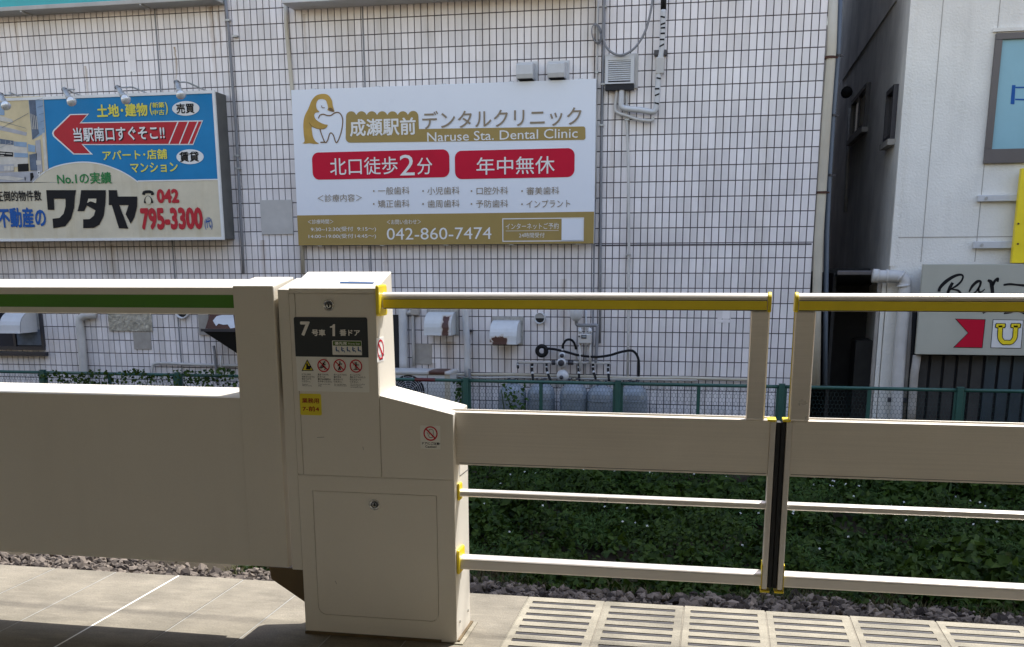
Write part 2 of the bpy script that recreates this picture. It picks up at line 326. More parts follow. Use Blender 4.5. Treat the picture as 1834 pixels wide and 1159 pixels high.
# ------------------------------------------------------------------ print helpers
def text_mesh(s, bold=0.0, key={}):
    k = (s, bold)
    if k not in key:
        c = bpy.data.curves.new('lettering', 'FONT'); c.body = s; c.resolution_u = 3
        o = bpy.data.objects.new('lettering', c); me = bpy.data.meshes.new_from_object(o)
        bpy.data.objects.remove(o)
        if bold:                                   # heavier weight: the strokes laid over themselves, slightly shifted
            n = len(me.vertices); co = np.empty(n*3); me.vertices.foreach_get('co', co); co = co.reshape(-1,3); fs = [tuple(p.vertices) for p in me.polygons]
            V, Fs = [], []
            for i,(a,b) in enumerate(((-1,0),(1,0),(0,-1),(0,1),(-.7,.7),(.7,.7),(-.7,-.7),(.7,-.7))):
                V.append(co+np.array([a*bold,b*bold,i*.02])); Fs += [tuple(v+i*n for v in f) for f in fs]
            me = bpy.data.meshes.new('lettering'); me.from_pydata(np.concatenate(V).tolist(),[],Fs)
        key[k] = me
    return key[k]
def T(parent, s, z, x0, y0, x1, y1, Y, m, bold=.0, X=None, name='lettering'):
    a = z(x0,y0); b = z(x1,y1); X0, X1, Z0, Z1 = rect(a[0],a[1],b[0],b[1],Y)
    me = text_mesh(s, bold).copy(); n = len(me.vertices); co = np.empty(n*3); me.vertices.foreach_get('co', co); co = co.reshape(-1,3)
    lo, hi = co.min(0), co.max(0); off = WL[parent]
    out = np.zeros_like(co); out[:,0] = X0+(co[:,0]-lo[0])/(hi[0]-lo[0])*(X1-X0)-off.x; out[:,2] = Z0+(co[:,1]-lo[1])/(hi[1]-lo[1])*(Z1-Z0)-off.z; out[:,1] = Y-off.y-co[:,2]*.001*(1 if Y < 8 else 6)
    me.vertices.foreach_set('co', out.ravel()); me.materials.clear(); me.materials.append(M[m])
    o = bpy.data.objects.new(name, me); return link(o, parent, off.copy())
def PX(z, Y): # zoom point -> (x,z) on plane
    def f(x, y): a = z(x,y); p = atY(a[0],a[1],Y); return (p.x,p.z)
    return f

# ================================================================== SETTING
def struct(mb, name, m, **k): return tag(mb.build(name, m, **k), kind='structure')
struct(MB().add([(-200,-200,-1.2),(200,-200,-1.2),(200,200,-1.2),(-200,200,-1.2)],[(0,1,2,3)]), 'ground', 'soil')
EDGE = 4.084; SP = .3275
plat = struct(MB().box(-30,30,-9,2.90,-1.19,-.004).box(-30,30,2.90,EDGE-.20,-1.19,-.13), 'platform', 'asphalt')
# edge slabs: plain ones up to the cabinet, slotted ones in front of the door
XJ = -.737                                             # joint where the slotted slabs begin
def slab_mesh(name, slots, m, wd=SP-.007):
    mb = MB(); y0, y1, t = 2.905, EDGE, .12
    if not slots: mb.box(0,wd,y0,y1,-t,0)
    else:
        xs0, xs1 = .024, wd-.03; e = .006; ys = []
        y = EDGE-.052
        while y-.03 > y0+.03: ys.append((y-.031,y)); y -= .0745
        mb.box(0,wd,y0,y1,-t,-e); mb.box(0,xs0,y0,y1,-e,0); mb.box(xs1,wd,y0,y1,-e,0)
        top = y1
        for a,b in ys: mb.box(xs0,xs1,b,top,-e,0); top = a
        mb.box(xs0,xs1,y0,top,-e,0); slab_mesh.ys = ys; slab_mesh.xs = (xs0,xs1)
    me = bpy.data.meshes.new(name); me.from_pydata(mb.v,[],mb.f); bm = bmesh.new(); bm.from_mesh(me); bmesh.ops.recalc_face_normals(bm, faces=bm.faces); bm.to_mesh(me); bm.free()
    me.materials.append(M[m]); return me
plain, slotted, wide = slab_mesh('slab',False,'concrete'), slab_mesh('slab',True,'concrete_slot'), None
strip_me = bpy.data.meshes.new('rubber_strip'); _b = MB()
_b.box(.002,slab_mesh.xs[1]-slab_mesh.xs[0]-.002,.0015,.0295,-.004,-.0010).box(.004,slab_mesh.xs[1]-slab_mesh.xs[0]-.004,.013,.0165,-.0009,-.0002)
strip_me.from_pydata(_b.v,[],_b.f); strip_me.materials.append(M['strip'])
for i in range(9):
    x = XJ+i*SP
    MB().box(x-.0065,x-.0005,2.91,EDGE-.004,-.05,-.0025).build('mortar_joint','concrete',plat)
    o = bpy.data.objects.new('slab', slotted); o.location = (x,0,random.uniform(-.0015,.0015)); link(o, plat)
    for a,b in slab_mesh.ys:
        if b < 3.3: continue
        q = bpy.data.objects.new('rubber_strip', strip_me); q.location = (slab_mesh.xs[0],a,-.002); link(q, o)
xl = XJ
for i in range(12):
    x1 = [-.737,-1.10,-1.40][i] if i < 3 else -1.727-(i-3)*SP*.968
    x0 = [-1.10,-1.40,-1.727][i] if i < 3 else x1-SP*.968
    o = bpy.data.objects.new('slab', plain); o.location = (x0,0,random.uniform(-.0015,.0015)); o.scale = ((x1-x0-.006)/(SP-.007),1,1); link(o, plat)
    hw = .0042 if i == 5 else .002; MB().box(x1-.003-hw,x1-.003+hw,2.91,EDGE-.004,-.05,.0012 if i == 5 else -.0006).build('mortar_joint','white_cap' if i == 5 else 'concrete_slot' if i == 0 else 'mortar',plat)
# platform roof over the camera, outside the picture
rf = MB().box(-30,30,-8,3.95,3.55,4.1).box(-30,30,3.9505,4.02,3.45,4.2)
struct(rf, 'platform_roof', 'roof_steel')
struct(MB().box(-30,30,-9.1,-8.9,-1.19,3.2), 'added_back_wall', 're_beige')  # unseen wall added behind the camera to limit and warm light on gate fronts
struct(MB().tube([(-30,6.44,5.7),(0,6.44,5.66),(30,6.44,5.7)],.008,6), 'overhead_wire', 'black_matte')

# ballast stones: real stones, one uncountable mass
def ico():
    bm = bmesh.new(); bmesh.ops.create_icosphere(bm, subdivisions=1, radius=1); v = np.array([x.co[:] for x in bm.verts]); f = np.array([[q.index for q in p.verts] for p in bm.faces]); bm.free(); return v, f
iv, jf = ico()
def scatter(name, verts, faces, m, **kw):
    me = bpy.data.meshes.new(name); n = len(verts); k = faces.shape[1]
    me.vertices.add(n); me.vertices.foreach_set('co', verts.astype(np.float32).ravel())
    me.loops.add(faces.size); me.loops.foreach_set('vertex_index', faces.astype(np.int32).ravel())
    me.polygons.add(len(faces)); me.polygons.foreach_set('loop_start', np.arange(0,faces.size,k,dtype=np.int32)); me.polygons.foreach_set('loop_total', np.full(len(faces),k,dtype=np.int32))
    me.update(); me.validate(); me.materials.append(M[m]); o = bpy.data.objects.new(name, me); link(o); return tag(o, **kw)
def rotm(n, r=RNG):
    q = r.normal(size=(n,4)); q /= np.linalg.norm(q,axis=1,keepdims=True); a,b,c,d = q.T
    return np.stack([np.stack([1-2*(c*c+d*d),2*(b*c-a*d),2*(b*d+a*c)],-1),np.stack([2*(b*c+a*d),1-2*(b*b+d*d),2*(c*d-a*b)],-1),np.stack([2*(b*d-a*c),2*(c*d+a*b),1-2*(b*b+c*c)],-1)],1)
N = 21000
x = RNG.uniform(-8.5,4.2,N); y = RNG.uniform(6.1,7.85,N); keep = y < 7.66+.12*np.sin(x*2.1)+RNG.normal(size=N)*.06
x, y = x[keep], y[keep]; N = len(x)
gz = -1.17+np.clip((7.9-y)/1.8,0,1)*.13
sz = RNG.uniform(.015,.045,N)*np.where(RNG.random(N)<.08,1.35,1); shp = RNG.uniform(.45,1.3,(N,3))
R = rotm(N); V = iv[None]*(1+RNG.uniform(-.38,.32,(N,len(iv),1)))*shp[:,None,:]*sz[:,None,None]
V = np.einsum('nij,nkj->nki',R,V); V += np.stack([x,y,gz+RNG.uniform(-.005,.045,N)],-1)[:,None,:]
Fc = (jf[None]+(np.arange(N)*len(iv))[:,None,None]).reshape(-1,3)
scatter('gravel', V.reshape(-1,3), Fc, 'stone', label='crushed stone track ballast below the platform edge', cat='gravel', kind='stuff').data.shade_flat()

# ================================================================== TILED BUILDING
tb = thing('tiled_building', 'long building faced with upright white tiles and dark joints', 'building', (-4.7,YW,-1.2))
BX0, BX1 = -11.0, 1.127
MB().box(BX0,BX1,YW+.012,YW+9,-1.2,8.5).build('wall','grout',tb)
tw, th = TPX-.0085, TPZ-.0085
# control joints: grey vertical gaps between tile fields
JX = [atY(287,150,YW).x, atY(652,100,YW).x, atY(1070,50,YW).x]
cols = []
for i in range(int((BX1-BX0)/TPX)):
    c0 = TX1-(i+1)*TPX; cols.append(c0)
rows = [TZ0+k*TPZ for k in range(-28,6)]
tiles = []
for c in cols:
    for r in rows: tiles.append((c+.00425, r+.00425))
def inpix(x, z):
    d = Vector((x,YW,z-EYE)); k = d.dot(_f); return CX+F*d.dot(_r)/k, CY-F*d.dot(_u)/k
# solid pieces of the wall without joints (cement repairs)
gone = set()
def tile_mesh():
    v = [(0,.012,0),(tw,.012,0),(tw,.012,th),(0,.012,th),(.0025,0,.0025),(tw-.0025,0,.0025),(tw-.0025,0,th-.0025),(.0025,0,th-.0025)]
    f = [(4,5,6,7),(0,1,5,4),(1,2,6,5),(2,3,7,6),(3,0,4,7)]
    me = bpy.data.meshes.new('tile'); me.from_pydata(v,[],f); me.materials.append(M['tile']); return me, v, f
tme, tv, tf = tile_mesh()
def blocked(px, py):      # behind the signs and the gate
    if px < -5 or px > 1500 or py < -12 or py > 700: return True
    if 520 < px < 1066 and 150 < py < 436: return True
    if px < 400 and 170 < py < 428: return True
    if px < 705 and 490 < py: return True
    if py > 515: return True
    return False
cand = sorted([t for t in tiles if not blocked(*inpix(t[0]+tw/2,t[1]+th/2))], key=lambda t: -t[0])
single = set(cand[:300])
bv, bf = [], []
for t in tiles:
    ang = (random.gauss(0,.0022), random.gauss(0,.0028))
    if t in single:
        o = bpy.data.objects.new('tile', tme); o.location = (t[0]-WL[tb].x, 0, t[1]-WL[tb].z); o.rotation_euler = (ang[0],0,ang[1]); link(o, tb); continue
    b = len(bv)
    for v in tv:
        if v[1] == 0: bv.append((t[0]+v[0], YW+(v[0]-tw/2)*ang[1]-(v[2]-th/2)*ang[0], t[1]+v[2]))
        else: bv.append((t[0]+v[0], YW+.0125, t[1]+v[2]))
    bf += [tuple(i+b for i in q) for q in tf]
mb = MB(); mb.v, mb.f = bv, bf; tag(mb.build('tile_field','tile',tb), kind='stuff')
for jx in JX: MB().box(jx-.011,jx+.011,YW-.003,YW+.02,-1.15,6).build('expansion_joint','joint_grey',tb)
# ledges over the two bays
z1 = 4.705; mbx = MB().box(-11,-6.50,YW-.30,YW+.02,z1,z1+.055); mbx.build('ledge','soffit',tb, bevel=.008)
MB().box(-11,-6.56,YW-.24,YW+.02,z1+.058,z1+.9).build('fascia','teal',tb)
for xx in (-7.55,-9.3): MB().box(xx-.012,xx+.012,YW-.296,YW-.06,z1-.02,z1-.002).build('ledge_bracket','soffit',tb)
z2 = 4.60; MB().box(-5.56,-1.60,YW-.36,YW+.02,z2,z2+.09).build('ledge','sheet_white',tb, bevel=.008)
# smooth cement plates where tiles were covered
zA = zm(0,0,3.511)
def plate(name, x0, y0, x1, y1, m, parent=tb, d=.012, b=.002):
    a = rect(x0,y0,x1,y1,YW-d); return MB().box(a[0],a[1],YW-d,YW+.01,a[2],a[3]).build(name,m,parent,bevel=b)
plate('tile_repair', 229,97,243,129,'tile',d=.004); plate('tile_repair', 1284,572,1308,578,'tile',d=.004); plate('tile_repair', 1285,556,1309,571,'tile',d=.0042)
zj = atY(1340,438,YW).z; MB().box(-1.58,BX1-.02,YW-.002,YW+.02,zj-.010,zj+.010).build('expansion_joint','grout',tb)
MB().box(*rect(467,358,524,420,YW-.02)[:2],YW-.02,YW-.001,*rect(467,358,524,420,YW-.02)[2:]).build('cover_board','patch_board',tb,bevel=.003)
plate('cement_patch', 239,594,270,626,'cement_patch')
plate('cement_patch', 742,616,773,653,'cement_patch')
plate('metal_sheet', 194,560,272,593,'dented_sheet',d=.02)
# --- dark window with hood, lower left
wn = thing('dark_window', 'dark framed window low on the tiled wall at the far left', 'window', atY(36,636,YW))
a = rect(-60,540,75,626,YW-.02)
MB().box(a[0],a[1],YW-.015,YW+.01,a[2],a[3]).build('pane','glass_dark',wn)
b = rect(30,590,73,618,YW-.03); MB().box(b[0],b[1],YW-.03,YW-.0155,b[2],b[3]).build('grey_pane','ph_slate',wn)
mb = MB(); mb.box(a[0],a[1]+.01,YW-.05,YW-.001,a[2],a[2]+.05)
for px in (24,74): q = atY(px,590,YW-.04).x; mb.box(q-.02,q+.02,YW-.045,YW-.002,a[2]+.05,a[3])
mb.build('frame','dark_frame',wn)
q = rect(-60,630,80,637,YW-.09); MB().box(q[0],q[1],YW-.09,YW+.005,q[2],q[3]).build('sill','dark_frame',wn,bevel=.004)

# ================================================================== THINGS ON THE TILED WALL
def hood(name, label, x0, y0, x1, y1, depth, m, group=None, flange=True):
    """curved exhaust hood, open below; photo rectangle of its front"""
    Yf = YW-depth; X0, X1, Z0, Z1 = rect(x0,y0,x1,y1,Yf+depth*.35); t = thing(name,label,'vent hood',((X0+X1)/2,YW,Z0),group)
    H = Z1-Z0; prof = [(YW-.02,Z1)]
    for k in range(9):
        s = k/8*math.pi/2; prof.append((YW-.04-(depth-.04)*math.sin(s)*.98, Z0+H*.12+H*.88*math.cos(s)**.8 if k<8 else Z0+H*.12))
    prof.append((YW-depth,Z0))
    n = len(prof); vs = [(X0,*p) for p in prof]+[(X1,*p) for p in prof]; th_ = .004
    mb = MB().add(vs,[(i,i+1,i+1+n,i+n) for i in range(n-1)])
    for X in (X0,X1): mb.add([(X,*p) for p in prof]+[(X,YW-.02,Z0)],[tuple(range(n+1))])
    o = mb.build('shell',m,t,tri=False); sm = o.modifiers.new('thickness','SOLIDIFY'); sm.thickness = .004
    MB().box(X0+.01,X1-.01,YW-depth+.01,YW-.02,Z0+.012,Z0+.016).build('mouth','black_matte',t)
    if flange: MB().box(X0-.03,X1+.035,YW-.022,YW-.001,Z0-.02,Z1+.05).build('flange','galv',t,bevel=.003)
    return t, (X0,X1,Z0,Z1)
R1 = rect(763,560,814,602,YW-.15); rx0 = atY(793,580,YW-.25).x; rx1 = atY(804,580,YW-.25).x
rust_patch('hood_rust_streak',(.55,.57,.57), rx0, rx1, R1[2]-.2, R1[3]-.05, .055)
hood('exhaust_hood','white exhaust hood with one long vertical rust streak',763,560,811,600,.30,'hood_rust_streak','exhaust hoods on the tiled wall')
r2 = rect(878,575,931,616,YW-.15); a = atY(893,610,YW-.28); b = atY(912,607,YW-.28)
rust_patch('hood_flaked',(.56,.58,.59), atY(880,600,YW-.28).x, atY(908,607,YW-.28).x, r2[2]-.3, r2[2]+.095, .16)
hood('exhaust_hood','white exhaust hood with flaked dark rust along its lower edge',880,575,928,616,.30,'hood_flaked','exhaust hoods on the tiled wall')
hood('exhaust_hood','clean white exhaust hood in front of the dark window',9,556,46,596,.42,'sheet_white','exhaust hoods on the tiled wall')
# small boxed hoods above the clinic sign
for i,(x0,x1,y0,y1,lb) in enumerate(((924,954,113,140,'left'),(980,1011,111,138,'right'))):
    X0,X1,Z0,Z1 = rect(x0,y0,x1,y1,YW-.22)
    t = thing('box_vent','small square white vent box above the clinic sign, %s of the pair' % lb,'vent',((X0+X1)/2,YW,Z0),'vent boxes above the clinic sign')
    MB().prism([(YW-.001,Z0),(YW-.20,Z0),(YW-.22,Z0+.05),(YW-.22,Z1-.015),(YW-.20,Z1),(YW-.001,Z1+.03)],'x',X0,X1).build('box','sheet_white',t,bevel=.006)
    MB().box(X0+.015,X1-.015,YW-.185,YW-.02,Z0-.004,Z0+.004).build('mouth','black_matte',t)
    MB().box(X0-.02,X1+.03,YW-.02,YW-.0005,Z0-.02,Z1+.05).build('flange','sheet_white',t,bevel=.002)
# round vents
def round_vent(label, px, py, r):
    c = atY(px,py,YW-.04); t = thing('round_vent',label,'vent',(c.x,YW,c.z),'round vents on the tiled wall')
    MB().lathe([(r,.06),(r,-.02),(r*.93,-.03),(r*.80,-.02),(r*.78,.02)],(c.x,YW-.04,c.z),28,'y').build('rim','sheet_white',t,smooth=True)
    MB().disc((c.x,c.z),r*.79,r*.79,YW-.03).build('opening','black_matte',t)
    vs = [(c.x+r*.77*math.cos(s),YW-.04-.035*math.sin(s),c.z+r*.77*math.sin(s)*1) for s in np.linspace(0,math.pi,15)]
    MB().add(vs,[tuple(range(15))]).build('cowl','sheet_white',t)
round_vent('round white vent cap beside the rusty exhaust hoods',967,570,.075)
round_vent('round vent cap half hidden behind the green striped beam',326,557,.11)
# louvred vent box with wrapped pipes
zv = zm(1050,0,5.041)
X0,X1,Z0,Z1 = rect(*zv(172,505),*zv(430,755),YW-.14)
t = thing('louvred_vent','square louvred vent box with pipes coming out below','vent',((X0+X1)/2,YW,Z0))
MB().box(X0,X1,YW-.12,YW-.001,Z0,Z1).build('box','sheet_white',t,bevel=.006)
mb = MB(); fw = .045
for a_ in ((X0,X1,Z1-fw,Z1),(X0,X1,Z0,Z0+fw*.4),(X0,X0+fw*.8,Z0+fw*.4,Z1-fw),(X1-fw*.9,X1,Z0+fw*.4,Z1-fw)): mb.box(a_[0],a_[1],YW-.14,YW-.119,a_[2],a_[3])
mb.build('front_frame','sheet_white',t)
MB().box(X0+fw*.8,X1-fw*.9,YW-.1215,YW-.1205,Z0+fw*.4,Z1-fw).build('opening','black_matte',t)
for k in range(10):
    zz = Z0+.03+k*(Z1-fw-Z0-.03)/10; MB().prism([(YW-.138,zz+.004),(YW-.122,zz+.022),(YW-.122,zz+.027),(YW-.138,zz+.010)],'x',X0+fw*.8,X1-fw*.9).build('slat','sheet_white',t)
X2 = rect(*zv(430,480),*zv(465,795),YW-.05); MB().box(X0-.02,X2[1],YW-.04,YW-.0005,X2[2],X2[3]).build('backing_plate','patch_board',t,bevel=.004)
MB().box(X0,X1,YW-.13,YW-.045,Z0-.07,Z0-.002).build('outlet','dark_void',t)
def wpath(z, pts, d): return [atY(*z(*p),YW-d) for p in pts]
def pipe(name, label, z, pts, r, m, d=.06, cat='pipe', smooth_n=0, clamps=(), group=None, n=10):
    p = wpath(z,pts,d); p = spline(p,smooth_n) if smooth_n else p; c = p[-1]
    t = thing(name,label,cat,(c.x,YW,min(q.z for q in p)),group)
    MB().tube(p,r,n).build('pipe' if cat!='cable' else 'cable',m,t,smooth=True)
    for k in clamps:
        q = atY(*z(*k),YW-d)
        if d < 0: MB().tube([(q.x,q.y,q.z-.014),(q.x,q.y,q.z+.014)],r*1.16,14).box(q.x+r,q.x+r+.035,q.y-.008,q.y+.008,q.z-.010,q.z+.010).build('clamp','rust' if 'beige' in m else 'dark_frame',t); continue
        MB().box(q.x-r*1.7,q.x+r*1.7,YW-d-r*1.25,YW-.001,q.z-.012,q.z+.012).build('clamp','galv',t,bevel=.002)
    return t
pipe('drain_pipe','grey drain pipe bending out below the louvred vent',zv,[(285,765),(268,900),(262,985),(290,1020),(380,1050),(470,1080),(590,1090),(598,1060)],.020,'pvc',.07,smooth_n=5)
t = thing('wrapped_pipe','refrigerant pipe wrapped in frayed white tape beside the louvred vent','pipe',atY(*zv(600,1040),YW))
p1 = spline(wpath(zv,[(322,765),(318,880),(322,965),(400,985),(500,995),(590,1010),(625,990),(640,880),(650,700),(660,560),(678,470),(690,300),(695,90)],.09),6)
MB().tube(p1,.034,10).build('wrapping','sheet_white',t,smooth=True)
pts = wpath(zv,[(688,420),(695,100),(697,-60)],.092)
MB().tube(wpath(zv,[(686,90),(688,-80)],.09),.018,8).tube(wpath(zv,[(708,90),(710,-80)],.09),.018,8).build('bare_pipe','hose_black',t,smooth=True)
for (u,v) in ((690,150),(692,215),(693,250),(690,300),(684,355),(682,410),(655,705),(650,650),(640,855),(636,930),(640,800)):
    q = atY(*zv(u,v),YW-.125); an = random.uniform(-.5,.5)
    MB().add([(q.x-.028,q.y,q.z-.012+an*.02),(q.x+.028,q.y,q.z-.010-an*.03),(q.x+.028,q.y,q.z+.010-an*.03),(q.x-.028,q.y,q.z+.006+an*.02)],[(0,1,2,3)]).build('tape_gap','hose_black',t)
q = atY(*zv(670,480),YW-.05); MB().box(q.x-.075,q.x+.075,YW-.10,YW-.001,q.z-.03,q.z+.03).build('clamp','dark_frame',t,bevel=.004)
q = atY(*zv(665,560),YW-.13); MB().box(q.x-.05,q.x+.05,YW-.128,YW-.05,q.z-.13,q.z+.06).build('tape_patch','patch_board',t,bevel=.01)
pipe('conduit','pale conduit running down from the louvred vent',zv,[(358,765),(362,900),(368,1160),(378,1400),(385,2200),(380,3000),(372,3450)],.017,'pvc',.04,clamps=((368,1080),(380,2300)))
pipe('grey_cable','grey cable hanging in a deep loop above the louvred vent',zv,[(165,-60),(155,100),(155,330),(185,430),(260,490),(340,493),(430,440),(510,330),(560,200),(600,0),(612,-80)],.014,'joint_grey',.17,'cable',smooth_n=8)
pipe('grey_conduit','thin grey conduit along the edge of the second bay',zv,[(165,-20),(160,300),(148,800),(140,1160),(132,1700),(128,2400),(122,3100)],.016,'joint_grey',.03,clamps=((165,60),(150,760),(138,1130)))
pipe('thin_conduit','thin white conduit with a coiled wire right of the clinic sign',zv,[(105,-30),(98,300),(92,800),(90,1200),(82,1800)],.011,'pvc',.03,clamps=((95,655),))
t = thing('wire_coil','small coil of loose wire tied to the conduit','wire',atY(*zv(85,350),YW))
mb = MB()
for k in range(3):
    cc = atY(*zv(88+k*3,303),YW-.07); mb.tube([(cc.x+(.05+.006*k)*math.cos(s)-.02*math.sin(s),cc.y+.01*k,cc.z+(.10+.008*k)*math.sin(s)) for s in np.linspace(0,6.28,25)],.006,6)
mb.build('coil','joint_grey',t,smooth=True)
zA = zm(0,0,3.511)
pipe('wall_conduit','grey conduit beside the estate sign running down the tiled wall',zA,[(1412,-40),(1438,200),(1460,500),(1484,800),(1500,1100),(1515,1400),(1530,1720)],.019,'joint_grey',.035,clamps=((1432,128),(1478,228),(1490,980),(1498,1060)))
pipe('bay_conduit','beige conduit at the left edge of the clinic sign bay',zA,[(1795,20),(1800,170),(1822,400),(1850,700),(1880,1050),(1896,1400),(1905,1720)],.026,'pvc_beige',.03)
pipe('cement_rain_pipe','beige stained rain pipe on the corner of the tiled building',zm(1440,0,2.898),[(152,-30),(143,250),(120,560),(98,900),(75,1240),(65,1580),(60,2000)],.058,'pvc_beige',-.02,clamps=((135,300),(92,1000)))
pipe('blue_rain_pipe','slate blue rain pipe behind the beige corner pipe',zm(1440,0,2.898),[(188,-30),(176,280),(150,600),(130,920),(118,1200),(112,1600),(108,2000)],.032,'pipe_blue',-.18,clamps=((176,290),(152,600),(135,910)))
zL = zm(0,480,3.82)
pipe('white_drain_pipe','thick white drain pipe left of the dented metal sheet',zL,[(650,318),(585,322),(548,345),(545,390),(556,480),(566,600),(575,720),(585,900)],.058,'pvc',.07)
pipe('floor_conduit','thin conduit running low along the wall behind the vine',zL,[(1040,760),(1042,690),(1060,655),(1150,652),(1300,660),(1480,665),(1800,672)],.02,'pvc',.05,smooth_n=4)
pipe('white_stack_pipe','thick white stack pipe beside the dark doorway',zm(690,540,5.521),[(168,-60),(172,100),(178,350),(180,600),(182,700)],.06,'sheet_white',.07)
pipe('thin_stack_pipe','thin grey pipe dropping beside the white stack pipe',zm(690,540,5.521),[(300,110),(275,125),(272,200),(276,400),(280,640)],.022,'pvc',.05)
q = rect(*zm(690,540,5.521)(205,92),*zm(690,540,5.521)(325,135),YW-.1)
t = thing('pipe_cap','grey junction cap on the thin stack pipe','pipe cap',((q[0]+q[1])/2,YW,q[2]))
MB().box(q[0]+.06,q[1],YW-.1,YW-.001,q[2],q[3]+.03).build('box','cement_patch',t,bevel=.01); MB().tube([(q[0],YW-.07,q[2]+.02),(q[1]-.05,YW-.07,q[3])],.03,8).build('spout','pvc',t,smooth=True)
t = pipe('taped_pipe','white taped pipe between the two rusty exhaust hoods',zm(690,540,5.521),[(785,-40),(790,100),(800,280),(812,450),(812,620),(818,760)],.045,'sheet_white',.08)
q = atY(*zm(690,540,5.521)(822,690),YW-.14); MB().box(q.x-.004,q.x+.028,YW-.122,YW-.10,q.z-.09,q.z+.03).build('bare_patch','joint_grey',t)
q = atY(*zm(690,540,5.521)(826,292),YW-.05); MB().box(q.x-.02,q.x+.05,YW-.06,YW-.001,q.z-.015,q.z+.015).build('clamp','dark_frame',t)
q = rect(*zm(690,540,5.521)(80,132),*zm(690,540,5.521)(148,620),YW-.03)
t = thing('dark_doorway','dark narrow doorway beside the thick white stack pipe','door',((q[0]+q[1])/2,YW,q[2]))
MB().box(q[0]-.5,q[1],YW-.02,YW+.001,q[2]-.6,q[3]).build('door_leaf','dark_void',t); MB().box(q[1],q[1]+.03,YW-.035,YW-.001,q[2]-.6,q[3]+.03).build('frame','dark_frame',t)
# broken black hood, lower left
zh = zm(280,540,6.819)
Yh = YW-.55; c = [atY(*zh(*p),YW-.5) for p in ((575,350),(1150,350),(1150,660),(800,665))]
t = thing('black_hood','black funnel hood with torn rusty top and white patch','vent hood',(c[0].x+.4,YW,c[3].z))
A, B = c[0], c[3]; xr = c[1].x+.15
mb = MB().add([(A.x,YW-.55,A.z),(xr,YW-.55,A.z),(xr,YW-.05,B.z),(B.x,YW-.05,B.z),(A.x+.05,YW-.02,A.z+.05),(xr,YW-.02,A.z+.05)],[(0,1,2,3),(0,3,4),(1,5,2),(0,4,5,1)])
mb.build('funnel','black_matte',t)
MB().box(A.x-.01,xr,YW-.56,YW-.53,A.z-.015,A.z+.02).build('lip','dark_frame',t)
k = atY(*zh(620,345),YW-.45); k2 = atY(*zh(900,160),YW-.1)
MB().add([(k.x,YW-.5,A.z+.02),(xr,YW-.5,A.z+.02),(xr,YW-.05,k2.z+.12),(k2.x-.28,YW-.05,k2.z+.12)],[(0,1,2,3)]).build('rusty_sheet','rust',t)
ws = [(690,235),(735,180),(800,165),(940,165),(960,320),(905,330),(870,280),(820,285),(760,270),(730,300)]
def on_sheet(u, v):
    z_ = zh(u,v); f0 = 0
    p = atY(*z_,YW-.3)
    for _ in range(6):
        s = (p.z-(A.z+.02))/max(.01,(k2.z+.12-A.z-.02)); p = atY(*z_,YW-.5+.45*s-.012)
    return p
MB().add([on_sheet(*p) for p in ws],[tuple(range(len(ws)))]).build('white_patch','sheet_white',t,tri=True)
q = rect(*zh(515,165),*zh(640,412),YW-.03); MB().box(q[0],q[1],YW-.03,YW-.001,q[2],q[3]+.4).build('backing_plate','cement_patch',t)
pipe('hood_drain','thin grey pipe dropping from the black funnel hood',zh,[(700,540),(715,640),(735,870),(740,1000)],.02,'joint_grey',.08)
pipe('hood_spout','short white spout under the black funnel hood',zh,[(790,660),(790,740),(788,850)],.014,'sheet_white',.12)
# ------------------------------------------------------------------ air conditioner
zr = zm(690,540,5.521); zg = zm(920,550,5.796)
YA = 12.95; X0,X1,Z0,Z1 = rect(*zr(-120,690),*zr(640,1160),YA); Z0 = -1.2
t = thing('air_conditioner','white outdoor air conditioner with rusty lid behind the fence','air conditioner',((X0+X1)/2,YA,Z0))
MB().box(X0,X1,YA,YA+.36,Z0+.06,Z1).build('casing','sheet_white',t,bevel=.008)
lz = atY(*zr(640,705),YA-.02).z
rust_patch('lid_rust',(.50,.50,.49), X1-.28, X1-.06, lz-.1, lz+.2, .10)
MB().box(X0-.02,X1+.02,YA-.02,YA+.38,lz-.03,lz+.012).build('lid','lid_rust',t,bevel=.01)
fc = atY(*zr(230,890),YA-.01); fr = abs(atY(*zr(390,890),YA).x-fc.x)
MB().disc((fc.x,fc.z),fr,fr,YA-.003,40).build('fan_opening','black_matte',t)
mb = MB()
for k in range(1,8): mb.tube([(fc.x+fr*k/8*math.cos(s),YA-.012,fc.z+fr*k/8*math.sin(s)) for s in np.linspace(0,6.2832,33)],.0035,4,False)
for k in range(10): s = k*math.pi/10*2; mb.tube([(fc.x+.05*math.cos(s),YA-.014,fc.z+.05*math.sin(s)),(fc.x+fr*math.cos(s),YA-.008,fc.z+fr*math.sin(s))],.0035,4)
mb.build('fan_guard','ph_grey',t)
px = atY(*zr(418,800),YA).x; MB().box(px-.003,px+.003,YA-.003,YA,Z0+.1,lz-.04).build('panel_seam','seam',t)
q = rect(*zr(588,705),*zr(640,1000),YA-.01); MB().box(q[0],q[1],YA-.006,YA-.001,Z0+.1,q[3]).build('rusty_corner','pvc_beige',t)
for xx in (X0+.1,X1-.2): MB().box(xx,xx+.1,YA,YA+.36,Z0,Z0+.06).build('foot','cement_patch',t)

